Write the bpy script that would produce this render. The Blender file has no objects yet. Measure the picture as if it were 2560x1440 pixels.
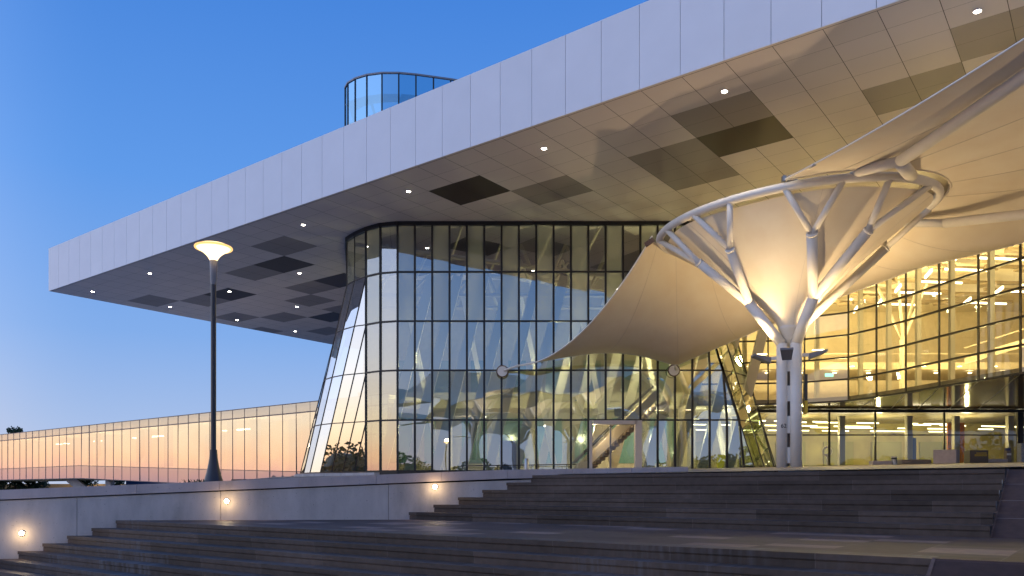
import bpy, math, random
from mathutils import Vector, Matrix
random.seed(7)
S = bpy.context.scene
C = S.collection
F, H = 1990.0, 1230.0           # focal length and horizon in photo pixels

# ------------------------------------------------------------------ camera
cam_d = bpy.data.cameras.new('camera'); cam = bpy.data.objects.new('camera', cam_d); C.objects.link(cam)
cam_d.sensor_width = 36; cam_d.lens = F / 2560 * 36; cam_d.shift_y = (H - 720) / 2560
cam_d.clip_start = 0.1; cam_d.clip_end = 5000
cam.location = (0, 0, 0); cam.rotation_euler = (math.radians(90), 0, 0)
S.camera = cam
S.view_settings.view_transform = 'Standard'; S.view_settings.look = 'None'
S.view_settings.exposure = 0.62; S.view_settings.gamma = 1
S.cycles.max_bounces = 10; S.cycles.transparent_max_bounces = 24
S.cycles.diffuse_bounces = 4; S.cycles.glossy_bounces = 5
S.cycles.sample_clamp_indirect = 3.0
S.cycles.caustics_reflective = False; S.cycles.caustics_refractive = False

# ------------------------------------------------------------------ dusk sky (world)
W = bpy.data.worlds.new('World'); S.world = W; W.use_nodes = True
nt = W.node_tree; nt.nodes.clear()
def N(nt, t, **k):
    n = nt.nodes.new(t)
    for a, v in k.items(): setattr(n, a, v)
    return n
def L(nt, a, b): nt.links.new(a, b)
def mth(nt, op, a, b=None, clamp=False):
    n = N(nt, 'ShaderNodeMath', operation=op, use_clamp=clamp)
    for i, v in enumerate((a, b)):
        if v is None: continue
        if isinstance(v, (int, float)): n.inputs[i].default_value = v
        else: L(nt, v, n.inputs[i])
    return n.outputs[0]
def ramp(nt, fac, stops, interp='LINEAR'):
    n = N(nt, 'ShaderNodeValToRGB'); r = n.color_ramp; r.interpolation = interp
    while len(r.elements) < len(stops): r.elements.new(0.5)
    for e, (p, c) in zip(r.elements, stops):
        e.position = p; e.color = (c[0], c[1], c[2], 1)
    L(nt, fac, n.inputs[0]); return n.outputs[0]
def srgb(r, g, b):
    f = lambda c: (c / 255 / 12.92) if c / 255 <= .04045 else ((c / 255 + .055) / 1.055) ** 2.4
    return (f(r), f(g), f(b))
tc = N(nt, 'ShaderNodeTexCoord')
nrm = N(nt, 'ShaderNodeVectorMath', operation='NORMALIZE'); L(nt, tc.outputs['Generated'], nrm.inputs[0])
sep = N(nt, 'ShaderNodeSeparateXYZ'); L(nt, nrm.outputs[0], sep.inputs[0])
z = mth(nt, 'MAXIMUM', sep.outputs[2], 0.0)
cool = ramp(nt, z, [(0.0, srgb(180, 192, 216)), (.06, srgb(160, 181, 217)), (.18, srgb(122, 162, 219)), (.34, srgb(90, 145, 218)), (.55, srgb(62, 121, 204)), (1, srgb(46, 94, 172))])
glow = ramp(nt, z, [(0.0, srgb(184, 146, 158)), (.018, srgb(232, 172, 150)), (.04, srgb(246, 196, 154)), (.075, srgb(242, 216, 180)), (.115, srgb(234, 221, 204)), (.16, srgb(220, 220, 224)), (.24, srgb(194, 206, 234)), (.42, srgb(150, 180, 230)), (1, srgb(60, 112, 195))])
def gain(c, k):
    n = N(nt, 'ShaderNodeVectorMath', operation='SCALE'); L(nt, c, n.inputs[0]); n.inputs['Scale'].default_value = k; return n.outputs[0]
h = mth(nt, 'SQRT', mth(nt, 'MAXIMUM', mth(nt, 'SUBTRACT', 1.0, mth(nt, 'MULTIPLY', sep.outputs[2], sep.outputs[2])), 1e-4))
gaz = math.radians(195)         # azimuth of the after-glow (left, a little behind the camera)
dt = mth(nt, 'DIVIDE', mth(nt, 'ADD', mth(nt, 'MULTIPLY', sep.outputs[0], math.cos(gaz)), mth(nt, 'MULTIPLY', sep.outputs[1], math.sin(gaz))), h)
mr = N(nt, 'ShaderNodeMapRange', interpolation_type='SMOOTHSTEP'); L(nt, dt, mr.inputs[0])
mr.inputs[1].default_value = 0.2; mr.inputs[2].default_value = 0.9
mx = N(nt, 'ShaderNodeMix', data_type='RGBA'); L(nt, mr.outputs[0], mx.inputs[0]); L(nt, gain(cool, .76), mx.inputs[6]); L(nt, gain(glow, 1.3), mx.inputs[7])
bg = N(nt, 'ShaderNodeBackground'); L(nt, mx.outputs[2], bg.inputs[0]); bg.inputs[1].default_value = 1.0
wo = N(nt, 'ShaderNodeOutputWorld'); L(nt, bg.outputs[0], wo.inputs[0])

# ------------------------------------------------------------------ frames and helpers
ADIR = Vector((-0.79744582, 0.60339056, 0)); BDIR = Vector((0.60339056, 0.79744582, 0))
ROT = math.atan2(-0.60339056, 0.79744582)      # local x = -a, local y = b
def P(u, v, y): return Vector(((u - 1280) / F * y, y, (H - v) / F * y))
def Z(u, v, z):
    y = z * F / (H - v); return Vector(((u - 1280) / F * y, y, z))
def AB(a, b, z): return ADIR * a + BDIR * b + Vector((0, 0, z))
def lerp(p, q, t): return p + (q - p) * t

class MB:
    def __init__(s): s.v = []; s.f = []; s.m = []; s.sm = []
    def face(s, pts, mi=0, smooth=False):
        n = len(s.v); s.v += [tuple(p) for p in pts]; s.f.append(tuple(range(n, n + len(pts)))); s.m.append(mi); s.sm.append(smooth)
    def box(s, c, size, rz=0, mi=0, tilt=None):
        R = Matrix.Rotation(rz, 3, 'Z')
        if tilt is not None: R = R @ tilt
        c = Vector(c); x, y, zz = [d / 2 for d in size]
        k = [c + R @ Vector((i * x, j * y, l * zz)) for i in (-1, 1) for j in (-1, 1) for l in (-1, 1)]
        s.hexa(k, mi)
    def hexa(s, k, mi=0):
        n = len(s.v); s.v += [tuple(p) for p in k]
        for f in ((0, 1, 3, 2), (4, 6, 7, 5), (0, 4, 5, 1), (2, 3, 7, 6), (0, 2, 6, 4), (1, 5, 7, 3)):
            s.f.append(tuple(n + i for i in f)); s.m.append(mi); s.sm.append(False)
    def bar(s, p, q, w, d=None, up=Vector((0, 1, 0)), mi=0):
        p = Vector(p); q = Vector(q); t = q - p
        if t.length < 1e-5: return
        t.normalize(); d = d or w
        x = t.cross(up)
        if x.length < 1e-4: x = t.cross(Vector((1, 0, 0)))
        x.normalize(); y = x.cross(t)
        k = [o + x * (i * w / 2) + y * (j * d / 2) for o in (p, q) for i in (-1, 1) for j in (-1, 1)]
        s.hexa(k, mi)
    def tube(s, pts, r, n=14, closed=False, caps=True, mi=0):
        pts = [Vector(p) for p in pts]; m = len(pts)
        rs = r if isinstance(r, (list, tuple)) else [r] * m
        base = len(s.v); prev = None
        for i, p in enumerate(pts):
            if closed: t = pts[(i + 1) % m] - pts[i - 1]
            else: t = pts[min(i + 1, m - 1)] - pts[max(i - 1, 0)]
            t.normalize()
            if prev is None:
                a = Vector((0, 0, 1)) if abs(t.z) < .9 else Vector((1, 0, 0))
                x = t.cross(a).normalized()
            else:
                x = (prev - t * prev.dot(t)).normalized()
            prev = x; y = t.cross(x)
            for k in range(n):
                a = 2 * math.pi * k / n
                s.v.append(tuple(p + (x * math.cos(a) + y * math.sin(a)) * rs[i]))
        for i in range(m if closed else m - 1):
            j = (i + 1) % m
            for k in range(n):
                l = (k + 1) % n
                s.f.append((base + i * n + k, base + i * n + l, base + j * n + l, base + j * n + k)); s.m.append(mi); s.sm.append(True)
        if caps and not closed:
            s.f.append(tuple(base + k for k in range(n))[::-1]); s.m.append(mi); s.sm.append(False)
            s.f.append(tuple(base + (m - 1) * n + k for k in range(n))); s.m.append(mi); s.sm.append(False)
    def lathe(s, c, prof, n=32, mi=0):
        c = Vector(c); base = len(s.v)
        for r, zz in prof:
            for k in range(n):
                a = 2 * math.pi * k / n; s.v.append((c.x + r * math.cos(a), c.y + r * math.sin(a), c.z + zz))
        for i in range(len(prof) - 1):
            for k in range(n):
                l = (k + 1) % n
                s.f.append((base + i * n + k, base + i * n + l, base + (i + 1) * n + l, base + (i + 1) * n + k)); s.m.append(mi); s.sm.append(True)
    def grid(s, G, mi=0, smooth=True):
        base = len(s.v); w = len(G[0])
        for r in G: s.v += [tuple(p) for p in r]
        for i in range(len(G) - 1):
            for k in range(w - 1):
                s.f.append((base + i * w + k, base + i * w + k + 1, base + (i + 1) * w + k + 1, base + (i + 1) * w + k)); s.m.append(mi); s.sm.append(smooth)
    def prism(s, poly, z0, z1, mi=0):
        s.face([(p[0], p[1], z1) for p in poly], mi); s.face([(p[0], p[1], z0) for p in poly][::-1], mi)
        for i in range(len(poly)):
            p, q = poly[i], poly[(i + 1) % len(poly)]
            s.face([(p[0], p[1], z0), (q[0], q[1], z0), (q[0], q[1], z1), (p[0], p[1], z1)], mi)
    def build(s, name, mats, parent=None, rot=None, loc=None):
        me = bpy.data.meshes.new(name); me.from_pydata(s.v, [], s.f)
        for m in (mats if isinstance(mats, (list, tuple)) else [mats]): me.materials.append(m)
        me.polygons.foreach_set('material_index', s.m); me.polygons.foreach_set('use_smooth', s.sm)
        me.update()
        o = bpy.data.objects.new(name, me); C.objects.link(o)
        if parent: o.parent = parent
        if rot is not None: o.rotation_euler = (0, 0, rot)
        if loc is not None: o.location = loc
        return o
def tag(o, label=None, cat=None, group=None, kind=None):
    if label: o['label'] = label
    if cat: o['category'] = cat
    if group: o['group'] = group
    if kind: o['kind'] = kind
    return o
def thing(name, label, cat, group=None, loc=(0, 0, 0), rz=0):
    o = bpy.data.objects.new(name, None); C.objects.link(o); o.location = loc; o.rotation_euler = (0, 0, rz)
    o.empty_display_size = .2
    return tag(o, label, cat, group)
def copy_tree(o, parent=None):
    c = o.copy(); C.objects.link(c)
    if parent: c.parent = parent
    for ch in list(o.children): copy_tree(ch, c)
    return c
def lamp(name, kind, loc, energy, col, parent=None, **k):
    d = bpy.data.lights.new(name, kind); d.energy = energy; d.color = col
    for a, v in k.items():
        if a not in ('look',): setattr(d, a, v)
    o = bpy.data.objects.new(name, d); C.objects.link(o); o.location = loc
    if 'look' in k: o.rotation_euler = Vector(k['look']).to_track_quat('-Z', 'Y').to_euler()
    if parent: o.parent = parent
    return o
def text_mesh(txt, size, mat, name, parent, M):
    cu = bpy.data.curves.new(name, 'FONT'); cu.body = txt; cu.size = size; cu.align_x = 'CENTER'; cu.extrude = .002
    t = bpy.data.objects.new(name + '_source', cu); C.objects.link(t)
    me = bpy.data.meshes.new_from_object(t.evaluated_get(bpy.context.evaluated_depsgraph_get()))
    bpy.data.objects.remove(t)
    me.materials.clear(); me.materials.append(mat)
    o = bpy.data.objects.new(name, me); C.objects.link(o); o.matrix_world = M
    if parent: o.parent = parent
    return o

# ------------------------------------------------------------------ materials
def newmat(name):
    m = bpy.data.materials.new(name); m.use_nodes = True; t = m.node_tree; t.nodes.clear()
    return m, t, N(t, 'ShaderNodeOutputMaterial')
def pbr(name, col, rough=.5, spec=.5, metal=0, island=0, var=0, vscale=3, bump=0, bscale=40, stretch=None, emit=None, estr=0):
    m, t, out = newmat(name)
    b = N(t, 'ShaderNodeBsdfPrincipled'); L(t, b.outputs[0], out.inputs[0])
    b.inputs['Base Color'].default_value = (*col, 1); b.inputs['Roughness'].default_value = rough
    b.inputs['Specular IOR Level'].default_value = spec; b.inputs['Metallic'].default_value = metal
    tcn = N(t, 'ShaderNodeTexCoord'); mp = N(t, 'ShaderNodeMapping'); L(t, tcn.outputs['Object'], mp.inputs[0])
    if stretch: mp.inputs['Scale'].default_value = stretch
    if var:
        n = N(t, 'ShaderNodeTexNoise'); n.inputs['Scale'].default_value = vscale; n.inputs['Detail'].default_value = 6; L(t, mp.outputs[0], n.inputs['Vector'])
        c = ramp(t, n.outputs[0], [(.25, [x * (1 - var) for x in col]), (.75, [min(1, x * (1 + var)) for x in col])])
        L(t, c, b.inputs['Base Color'])
    if island:
        g = N(t, 'ShaderNodeNewGeometry'); vm = N(t, 'ShaderNodeVectorMath', operation='SCALE')
        src = b.inputs['Base Color'].links[0].from_socket if b.inputs['Base Color'].is_linked else None
        if src: L(t, src, vm.inputs[0])
        else: vm.inputs[0].default_value = col
        L(t, mth(t, 'ADD', 1 - island, mth(t, 'MULTIPLY', g.outputs['Random Per Island'], 2 * island)), vm.inputs['Scale']); L(t, vm.outputs[0], b.inputs['Base Color'])
        L(t, mth(t, 'ADD', rough - .06, mth(t, 'MULTIPLY', g.outputs['Random Per Island'], .12)), b.inputs['Roughness'])
    if bump:
        n = N(t, 'ShaderNodeTexNoise'); n.inputs['Scale'].default_value = bscale; n.inputs['Detail'].default_value = 4; L(t, mp.outputs[0], n.inputs['Vector'])
        bp = N(t, 'ShaderNodeBump'); bp.inputs['Strength'].default_value = bump; bp.inputs['Distance'].default_value = .02
        L(t, n.outputs[0], bp.inputs['Height']); L(t, bp.outputs[0], b.inputs['Normal'])
    if emit:
        b.inputs['Emission Color'].default_value = (*emit, 1); b.inputs['Emission Strength'].default_value = estr
    return m
def emis(name, col, s):
    m, t, out = newmat(name); e = N(t, 'ShaderNodeEmission'); e.inputs[0].default_value = (*col, 1); e.inputs[1].default_value = s
    L(t, e.outputs[0], out.inputs[0]); return m
def glass(name, tint, base, frit=None, fritc=(.3, .3, .24), wav=.012, wscale=.5, rough=.0, rcol=(1, 1, 1)):
    """coated architectural glass: a tinted clear sheet with a fresnel reflection, optionally fritted"""
    m, t, out = newmat(name)
    tr = N(t, 'ShaderNodeBsdfTransparent'); tr.inputs[0].default_value = (*tint, 1)
    gl = N(t, 'ShaderNodeBsdfGlossy'); gl.inputs['Roughness'].default_value = rough; gl.inputs[0].default_value = (*rcol, 1)
    body = tr.outputs[0]
    if frit:
        df = N(t, 'ShaderNodeBsdfDiffuse'); df.inputs[0].default_value = (*fritc, 1)
        tl = N(t, 'ShaderNodeBsdfTranslucent'); tl.inputs[0].default_value = (*fritc, 1)
        dm = N(t, 'ShaderNodeMixShader'); dm.inputs[0].default_value = .5; L(t, df.outputs[0], dm.inputs[1]); L(t, tl.outputs[0], dm.inputs[2])
        mf = N(t, 'ShaderNodeMixShader'); mf.inputs[0].default_value = frit; L(t, tr.outputs[0], mf.inputs[1]); L(t, dm.outputs[0], mf.inputs[2]); body = mf.outputs[0]
    geo = N(t, 'ShaderNodeNewGeometry')
    dd = N(t, 'ShaderNodeVectorMath', operation='DOT_PRODUCT'); L(t, geo.outputs['Incoming'], dd.inputs[0]); L(t, geo.outputs['Normal'], dd.inputs[1])
    om = mth(t, 'SUBTRACT', 1.0, mth(t, 'ABSOLUTE', dd.outputs['Value']))
    fac = mth(t, 'ADD', mth(t, 'MULTIPLY', mth(t, 'POWER', om, 5.0), 1 - base), base)
    if wav:
        tcn = N(t, 'ShaderNodeTexCoord'); n = N(t, 'ShaderNodeTexNoise'); n.inputs['Scale'].default_value = wscale; n.inputs['Detail'].default_value = 1
        L(t, tcn.outputs['Object'], n.inputs['Vector'])
        bp = N(t, 'ShaderNodeBump'); bp.inputs['Strength'].default_value = 1; bp.inputs['Distance'].default_value = wav
        L(t, n.outputs[0], bp.inputs['Height']); L(t, bp.outputs[0], gl.inputs['Normal'])
    ms = N(t, 'ShaderNodeMixShader'); L(t, fac, ms.inputs[0]); L(t, body, ms.inputs[1]); L(t, gl.outputs[0], ms.inputs[2]); L(t, ms.outputs[0], out.inputs[0])
    return m
def stone(name, base, slab, light=None, lightp=.0, rough=.55, streak=False):
    """dark stone slabs: random tone for each slab, grain, faint joints"""
    m, t, out = newmat(name)
    b = N(t, 'ShaderNodeBsdfPrincipled'); L(t, b.outputs[0], out.inputs[0]); b.inputs['Roughness'].default_value = rough; b.inputs['Specular IOR Level'].default_value = .18
    tcn = N(t, 'ShaderNodeTexCoord'); sp = N(t, 'ShaderNodeSeparateXYZ'); L(t, tcn.outputs['Object'], sp.inputs[0])
    iy = mth(t, 'FLOOR', mth(t, 'DIVIDE', mth(t, 'ADD', sp.outputs[1], .02), slab[1]))
    xo = mth(t, 'ADD', mth(t, 'DIVIDE', sp.outputs[0], slab[0]), mth(t, 'MULTIPLY', iy, slab[2]))
    ix = mth(t, 'FLOOR', xo)
    cb = N(t, 'ShaderNodeCombineXYZ'); L(t, ix, cb.inputs[0]); L(t, iy, cb.inputs[1])
    wn = N(t, 'ShaderNodeTexWhiteNoise', noise_dimensions='3D'); L(t, cb.outputs[0], wn.inputs[0])
    tone = mth(t, 'ADD', mth(t, 'MULTIPLY', wn.outputs[0], .5), .75)
    n = N(t, 'ShaderNodeTexNoise'); n.inputs['Scale'].default_value = 9; n.inputs['Detail'].default_value = 8; L(t, tcn.outputs['Object'], n.inputs['Vector'])
    n2 = N(t, 'ShaderNodeTexNoise'); n2.inputs['Scale'].default_value = .7; n2.inputs['Detail'].default_value = 3; L(t, tcn.outputs['Object'], n2.inputs['Vector'])
    tone = mth(t, 'MULTIPLY', tone, mth(t, 'ADD', .55, mth(t, 'MULTIPLY', n.outputs[0], .9)))
    tone = mth(t, 'MULTIPLY', tone, mth(t, 'ADD', .6, mth(t, 'MULTIPLY', n2.outputs[0], .8)))
    fr = mth(t, 'FRACT', xo); jw = .008 / slab[0]
    j = mth(t, 'LESS_THAN', fr, jw)
    if light:
        tone = mth(t, 'MULTIPLY', tone, mth(t, 'ADD', 1.0, mth(t, 'MULTIPLY', mth(t, 'GREATER_THAN', wn.outputs[0], 1 - lightp), light)))
        fy = mth(t, 'FRACT', mth(t, 'DIVIDE', mth(t, 'ADD', sp.outputs[1], .02), slab[1]))
    vm = N(t, 'ShaderNodeVectorMath', operation='SCALE'); vm.inputs[0].default_value = base; L(t, tone, vm.inputs['Scale'])
    col = vm.outputs[0]
    mj = N(t, 'ShaderNodeMix', data_type='RGBA'); L(t, mth(t, 'MULTIPLY', j, .6), mj.inputs[0]); L(t, col, mj.inputs[6]); mj.inputs[7].default_value = (.16, .14, .13, 1); col = mj.outputs[2]
    if streak:   # lime bloom running down some risers
        mp = N(t, 'ShaderNodeMapping'); mp.inputs['Scale'].default_value = (14, 1, 1.2); L(t, tcn.outputs['Object'], mp.inputs[0])
        s1 = N(t, 'ShaderNodeTexNoise'); s1.inputs['Scale'].default_value = 1; s1.inputs['Detail'].default_value = 4; L(t, mp.outputs[0], s1.inputs['Vector'])
        s2 = N(t, 'ShaderNodeTexNoise'); s2.inputs['Scale'].default_value = .45; L(t, tcn.outputs['Object'], s2.inputs['Vector'])
        f = mth(t, 'MULTIPLY', mth(t, 'MULTIPLY', mth(t, 'SUBTRACT', s1.outputs[0], .45, ), 4.0, True), mth(t, 'MULTIPLY', mth(t, 'SUBTRACT', s2.outputs[0], .55), 8.0, True), True)
        mj = N(t, 'ShaderNodeMix', data_type='RGBA'); L(t, mth(t, 'MULTIPLY', f, .55), mj.inputs[0]); L(t, col, mj.inputs[6]); mj.inputs[7].default_value = (.2, .21, .24, 1); col = mj.outputs[2]
    L(t, col, b.inputs['Base Color'])
    bp = N(t, 'ShaderNodeBump'); bp.inputs['Strength'].default_value = .25; bp.inputs['Distance'].default_value = .01; L(t, n.outputs[0], bp.inputs['Height']); L(t, bp.outputs[0], b.inputs['Normal'])
    return m
def concrete(name, col, pit=True, wet=.12):
    m, t, out = newmat(name)
    b = N(t, 'ShaderNodeBsdfPrincipled'); L(t, b.outputs[0], out.inputs[0]); b.inputs['Roughness'].default_value = .8
    tcn = N(t, 'ShaderNodeTexCoord'); mp = N(t, 'ShaderNodeMapping'); mp.inputs['Scale'].default_value = (1, 1, .35); L(t, tcn.outputs['Object'], mp.inputs[0])
    n = N(t, 'ShaderNodeTexNoise'); n.inputs['Scale'].default_value = 1.6; n.inputs['Detail'].default_value = 9; n.inputs['Roughness'].default_value = .65; L(t, mp.outputs[0], n.inputs['Vector'])
    n2 = N(t, 'ShaderNodeTexNoise'); n2.inputs['Scale'].default_value = 35; n2.inputs['Detail'].default_value = 3; L(t, tcn.outputs['Object'], n2.inputs['Vector'])
    c = ramp(t, n.outputs[0], [(.3, [x * (1 - wet * 1.5) for x in col]), (.5, col), (.72, [x * (1 + wet) for x in col])])
    if pit:
        g = ramp(t, n2.outputs[0], [(.26, (.45, .42, .42)), (.33, (1, 1, 1))])
        mm = N(t, 'ShaderNodeMix', data_type='RGBA', blend_type='MULTIPLY'); mm.inputs[0].default_value = 1; L(t, c, mm.inputs[6]); L(t, g, mm.inputs[7]); c = mm.outputs[2]
    L(t, c, b.inputs['Base Color'])
    bp = N(t, 'ShaderNodeBump'); bp.inputs['Strength'].default_value = .15; bp.inputs['Distance'].default_value = .01; L(t, n2.outputs[0], bp.inputs['Height']); L(t, bp.outputs[0], b.inputs['Normal'])
    return m
def membrane(name):
    m, t, out = newmat(name)
    tcn = N(t, 'ShaderNodeTexCoord')
    n = N(t, 'ShaderNodeTexNoise'); n.inputs['Scale'].default_value = .9; n.inputs['Detail'].default_value = 6; L(t, tcn.outputs['Object'], n.inputs['Vector'])
    c = ramp(t, n.outputs[0], [(.3, (.80, .70, .54)), (.7, (.85, .77, .62))])
    d = N(t, 'ShaderNodeBsdfDiffuse'); L(t, c, d.inputs[0]); tl = N(t, 'ShaderNodeBsdfTranslucent'); L(t, c, tl.inputs[0])
    ms = N(t, 'ShaderNodeMixShader'); ms.inputs[0].default_value = .04; L(t, d.outputs[0], ms.inputs[1]); L(t, tl.outputs[0], ms.inputs[2]); L(t, ms.outputs[0], out.inputs[0])
    return m

M_fascia = pbr('fascia_panel', (.84, .81, .80), .38, .4, island=.02, var=.03, vscale=.6)
M_fjoint = pbr('fascia_joint', (.12, .12, .15), .7)
M_sof = [pbr('soffit_light', (.66, .59, .57), .58, .2, island=.035, var=.03, vscale=.4), pbr('soffit_mid', (.29, .255, .245), .55, .2), pbr('soffit_dark', (.055, .038, .031), .5, .2), pbr('soffit_gap', (.05, .042, .04), .8)]
M_black = pbr('black_frame', (.012, .011, .011), .4)
M_bronze = pbr('bronze_frame', (.035, .026, .022), .4)
M_white = pbr('white_paint', (.80, .76, .69), .55, .3, var=.04, vscale=2)
M_mem = membrane('canopy_membrane')
M_steel = pbr('steel', (.42, .41, .40), .35, metal=.8)
M_rust = pbr('rusty_steel', (.14, .09, .07), .7, var=.4, vscale=20)
M_greym = pbr('grey_metal', (.20, .20, .22), .45)
M_pole = pbr('dark_pole', (.035, .034, .045), .35)
M_glass = glass('hall_glass', (.64, .73, .60), .36, wav=.010, wscale=.45)
M_glassf = glass('hall_glass_fritted', (.55, .60, .46), .28, frit=.55, fritc=(.46, .50, .37), wav=.008, wscale=.45)
M_glassS = glass('hall_glass_side', (.42, .45, .40), .62, wav=.008, wscale=.4)
M_wing = glass('wing_glass', (.93, .90, .76), .10, wav=.010, wscale=.4)
M_wingg = glass('ground_floor_glass', (.84, .86, .64), .10, wav=.02, wscale=.5)
M_bridge = glass('link_glass', (.84, .78, .68), .50, frit=.4, fritc=(.62, .55, .46), wav=.012, wscale=.4)
M_bridgeb = glass('link_glass_opaque', (.5, .5, .5), .30, frit=.85, fritc=(.50, .45, .47), wav=.008, wscale=.4)
M_lantern = glass('lantern_glass', (.30, .52, .62), .58, wav=.006, rcol=(.62, .84, .92))
M_stairs = stone('stair_stone', (.092, .070, .062), (1.55, .34, .37), streak=True)
M_stairs2 = stone('stair_stone_dark', (.080, .063, .058), (1.55, .36, .41))
M_land = stone('landing_stone', (.080, .056, .049), (.79, .42, .0), light=1.1, lightp=.2, rough=.6)
M_plaza = stone('plaza_stone', (.17, .135, .115), (.8, .8, .5), rough=.5)
M_ramp = stone('ramp_stone', (.078, .046, .035), (2.4, 1.0, .0), rough=.55)
M_conc = concrete('wall_concrete', (.50, .455, .44), wet=.2)
M_cope = concrete('coping_stone', (.52, .43, .41), wet=.15)
M_cream = pbr('cream_wall', (.62, .54, .40), .7, var=.06)
M_ceil = pbr('ceiling_white', (.70, .64, .52), .7)
M_olive = pbr('hall_inside', (.34, .31, .23), .7, var=.1)
M_colm = pbr('beige_column', (.62, .57, .46), .5)
M_truss = pbr('truss_tube', (.40, .36, .26), .5)
M_floor = pbr('indoor_floor', (.30, .26, .20), .25)
M_spandrel = pbr('dark_mirror_panel', (.40, .33, .21), .10, .8)
M_ground = pbr('ground_paving', (.42, .39, .37), .8, var=.3, vscale=.5)  # paving set pale so the unseen ground bounces light onto the soffit
M_leaf = pbr('leaf', (.045, .07, .03), .6, var=.5, vscale=2)
M_bark = pbr('bark', (.06, .045, .035), .9)
M_warm = emis('warm_lamp_glass', (1, .70, .34), 2.4)
M_rim = emis('warm_lamp_rim', (1, .55, .20), 1.0)
M_wallL = emis('wall_light_lens', (1, .80, .50), 60)
M_down = emis('downlight_lens', (1, .92, .80), 40)
M_strip = emis('strip_light', (1, .86, .56), 5)
M_spotL = emis('ceiling_spot', (1, .86, .55), 12)
M_exit = emis('exit_sign_face', (.25, .9, .55), 1.6)
M_win = emis('lit_window', (1, .75, .35), 1.2)
M_yellow = pbr('yellow_panel', (.62, .42, .03), .5)
M_dark = pbr('dark_panel', (.05, .045, .04), .5)
M_pink = pbr('pale_stone_block', (.42, .36, .35), .75, var=.08, vscale=6)
M_orange = pbr('orange_banner', (.75, .28, .03), .6)
M_blue = pbr('blue_board', (.06, .10, .42), .5)
M_ochre = pbr('ochre_wall', (.42, .30, .14), .8, var=.1)
M_rubber = pbr('escalator_rubber', (.02, .02, .02), .5)

# ------------------------------------------------------------------ ground, landing, stairs, plaza (local x = -a, y = b)
SH = .0018
def shear(a): return SH * (a - 16.1)
def xyz(a, b, z): return (-a, b, z + shear(a))
A_R = 1.3
L_b, L_z, L_run, L_rise, L_n = 8.02, -.574, .3225, .152, 7
U_b, U_z, U_run, U_rise, U_n = 12.10, -.574, .36, .1573, 6
def wall_a_at(b):   # retaining wall line y = 17.06 + .12 x
    # point (x,y) with b and on wall
    x = (b - .79744582 * 17.06) / (.60339056 + .79744582 * .12); y = 17.06 + .12 * x
    return -.79744582 * x + .60339056 * y
m = MB(); m.face([(-1500, -900, -1.75), (1500, -900, -1.75), (1500, 2500, -1.75), (-1500, 2500, -1.75)])
tag(m.build('ground', M_ground), 'pale paved ground stretching out to the horizon', 'ground', kind='structure')

def flight(b0, z_top, run, rise, n, aL, name, label, back, mat):
    """n risers below z_top with nosings stepping down towards the viewer; b0 is the front edge of the top tread"""
    mb = MB(); prof = []
    prof.append((back, z_top))
    for k in range(n):
        b = b0 - k * run; zz = z_top - k * rise
        prof += [(b - .02, zz), (b - .02, zz - .062), (b, zz - .066), (b, zz - .074), (b - .008, zz - .078), (b - .008, zz - rise)]
    for (b1, z1), (b2, z2) in zip(prof[:-1], prof[1:]):
        mb.face([xyz(aL, b1, z1), xyz(aL, b2, z2), xyz(A_R, b2, z2), xyz(A_R, b1, z1)])
    # exposed ends of the steps on the right
    for k in range(n):
        b = b0 - k * run; zz = z_top - k * rise
        mb.face([xyz(A_R, b, zz), xyz(A_R, b + run, zz), xyz(A_R, b + run, zz - rise), xyz(A_R, b, zz - rise)])
    return tag(mb.build(name, mat, rot=ROT), label, 'stairs')
flight(L_b, L_z, L_run, L_rise, L_n, 24.0, 'stone_stairs', 'lower flight of wide dark stone stairs in the foreground, below the landing', L_b + .36, M_stairs)
flight(U_b + 5 * U_run, U_z + 6 * U_rise, U_run, U_rise, U_n, 21.0, 'stone_stairs', 'upper flight of wide dark stone stairs between the landing and the plaza', U_b + 5 * U_run + .36, M_stairs2)
m = MB(); m.face([xyz(24, L_b + .36, L_z), xyz(-30, L_b + .36, L_z), xyz(-30, U_b, L_z), xyz(24, U_b, L_z)][::-1])
m.face([xyz(A_R, L_b, L_z + .003), xyz(-30, L_b, L_z + .003), xyz(-30, L_b + .36, L_z + .003), xyz(A_R, L_b + .36, L_z + .003)][::-1])
tag(m.build('landing', M_land, rot=ROT), 'dark tiled landing with a few paler tiles between the two flights of stairs', 'landing', kind='structure')
# smooth sloping slab fields to the right of each flight
for (b0, z0, b1, z1, lab) in ((L_b - 7 * L_run, L_z - 7 * L_rise, L_b, L_z, 'smooth sloping slabs right of the lower stairs'), (U_b, U_z, U_b + 6 * U_run, U_z + 6 * U_rise, 'smooth sloping slabs right of the upper stairs')):
    m = MB(); m.hexa([xyz(a, b, zz) for a in (A_R - .005, -30) for (b, zz) in ((b0, z0 + .002), (b0, z0 - .3), (b1, z1 + .002), (b1, z1 - .3))])
    n_ = 7 if b0 < 8 else 4
    o = m.build('paving_slope', M_ramp, rot=ROT); tag(o, lab, 'paved slope', kind='structure')
    m = MB()
    for i in range(1, n_):
        t = i / n_; b = b0 + (b1 - b0) * t; zz = z0 + (z1 - z0) * t + .006
        m.face([xyz(A_R - .01, b, zz), xyz(-30, b, zz), xyz(-30, b + .012, zz + .005), xyz(A_R - .01, b + .012, zz + .005)])
    # rusty steel edge between steps and slope
    m.face([xyz(A_R + .012, b0, z0 + .01), xyz(A_R - .02, b0, z0 + .01), xyz(A_R - .02, b1, z1 + .01), xyz(A_R + .012, b1, z1 + .01)], 1)
    m.build('slab_joints', [pbr('pale_joint', (.22, .19, .18), .8), M_rust], o)
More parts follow.
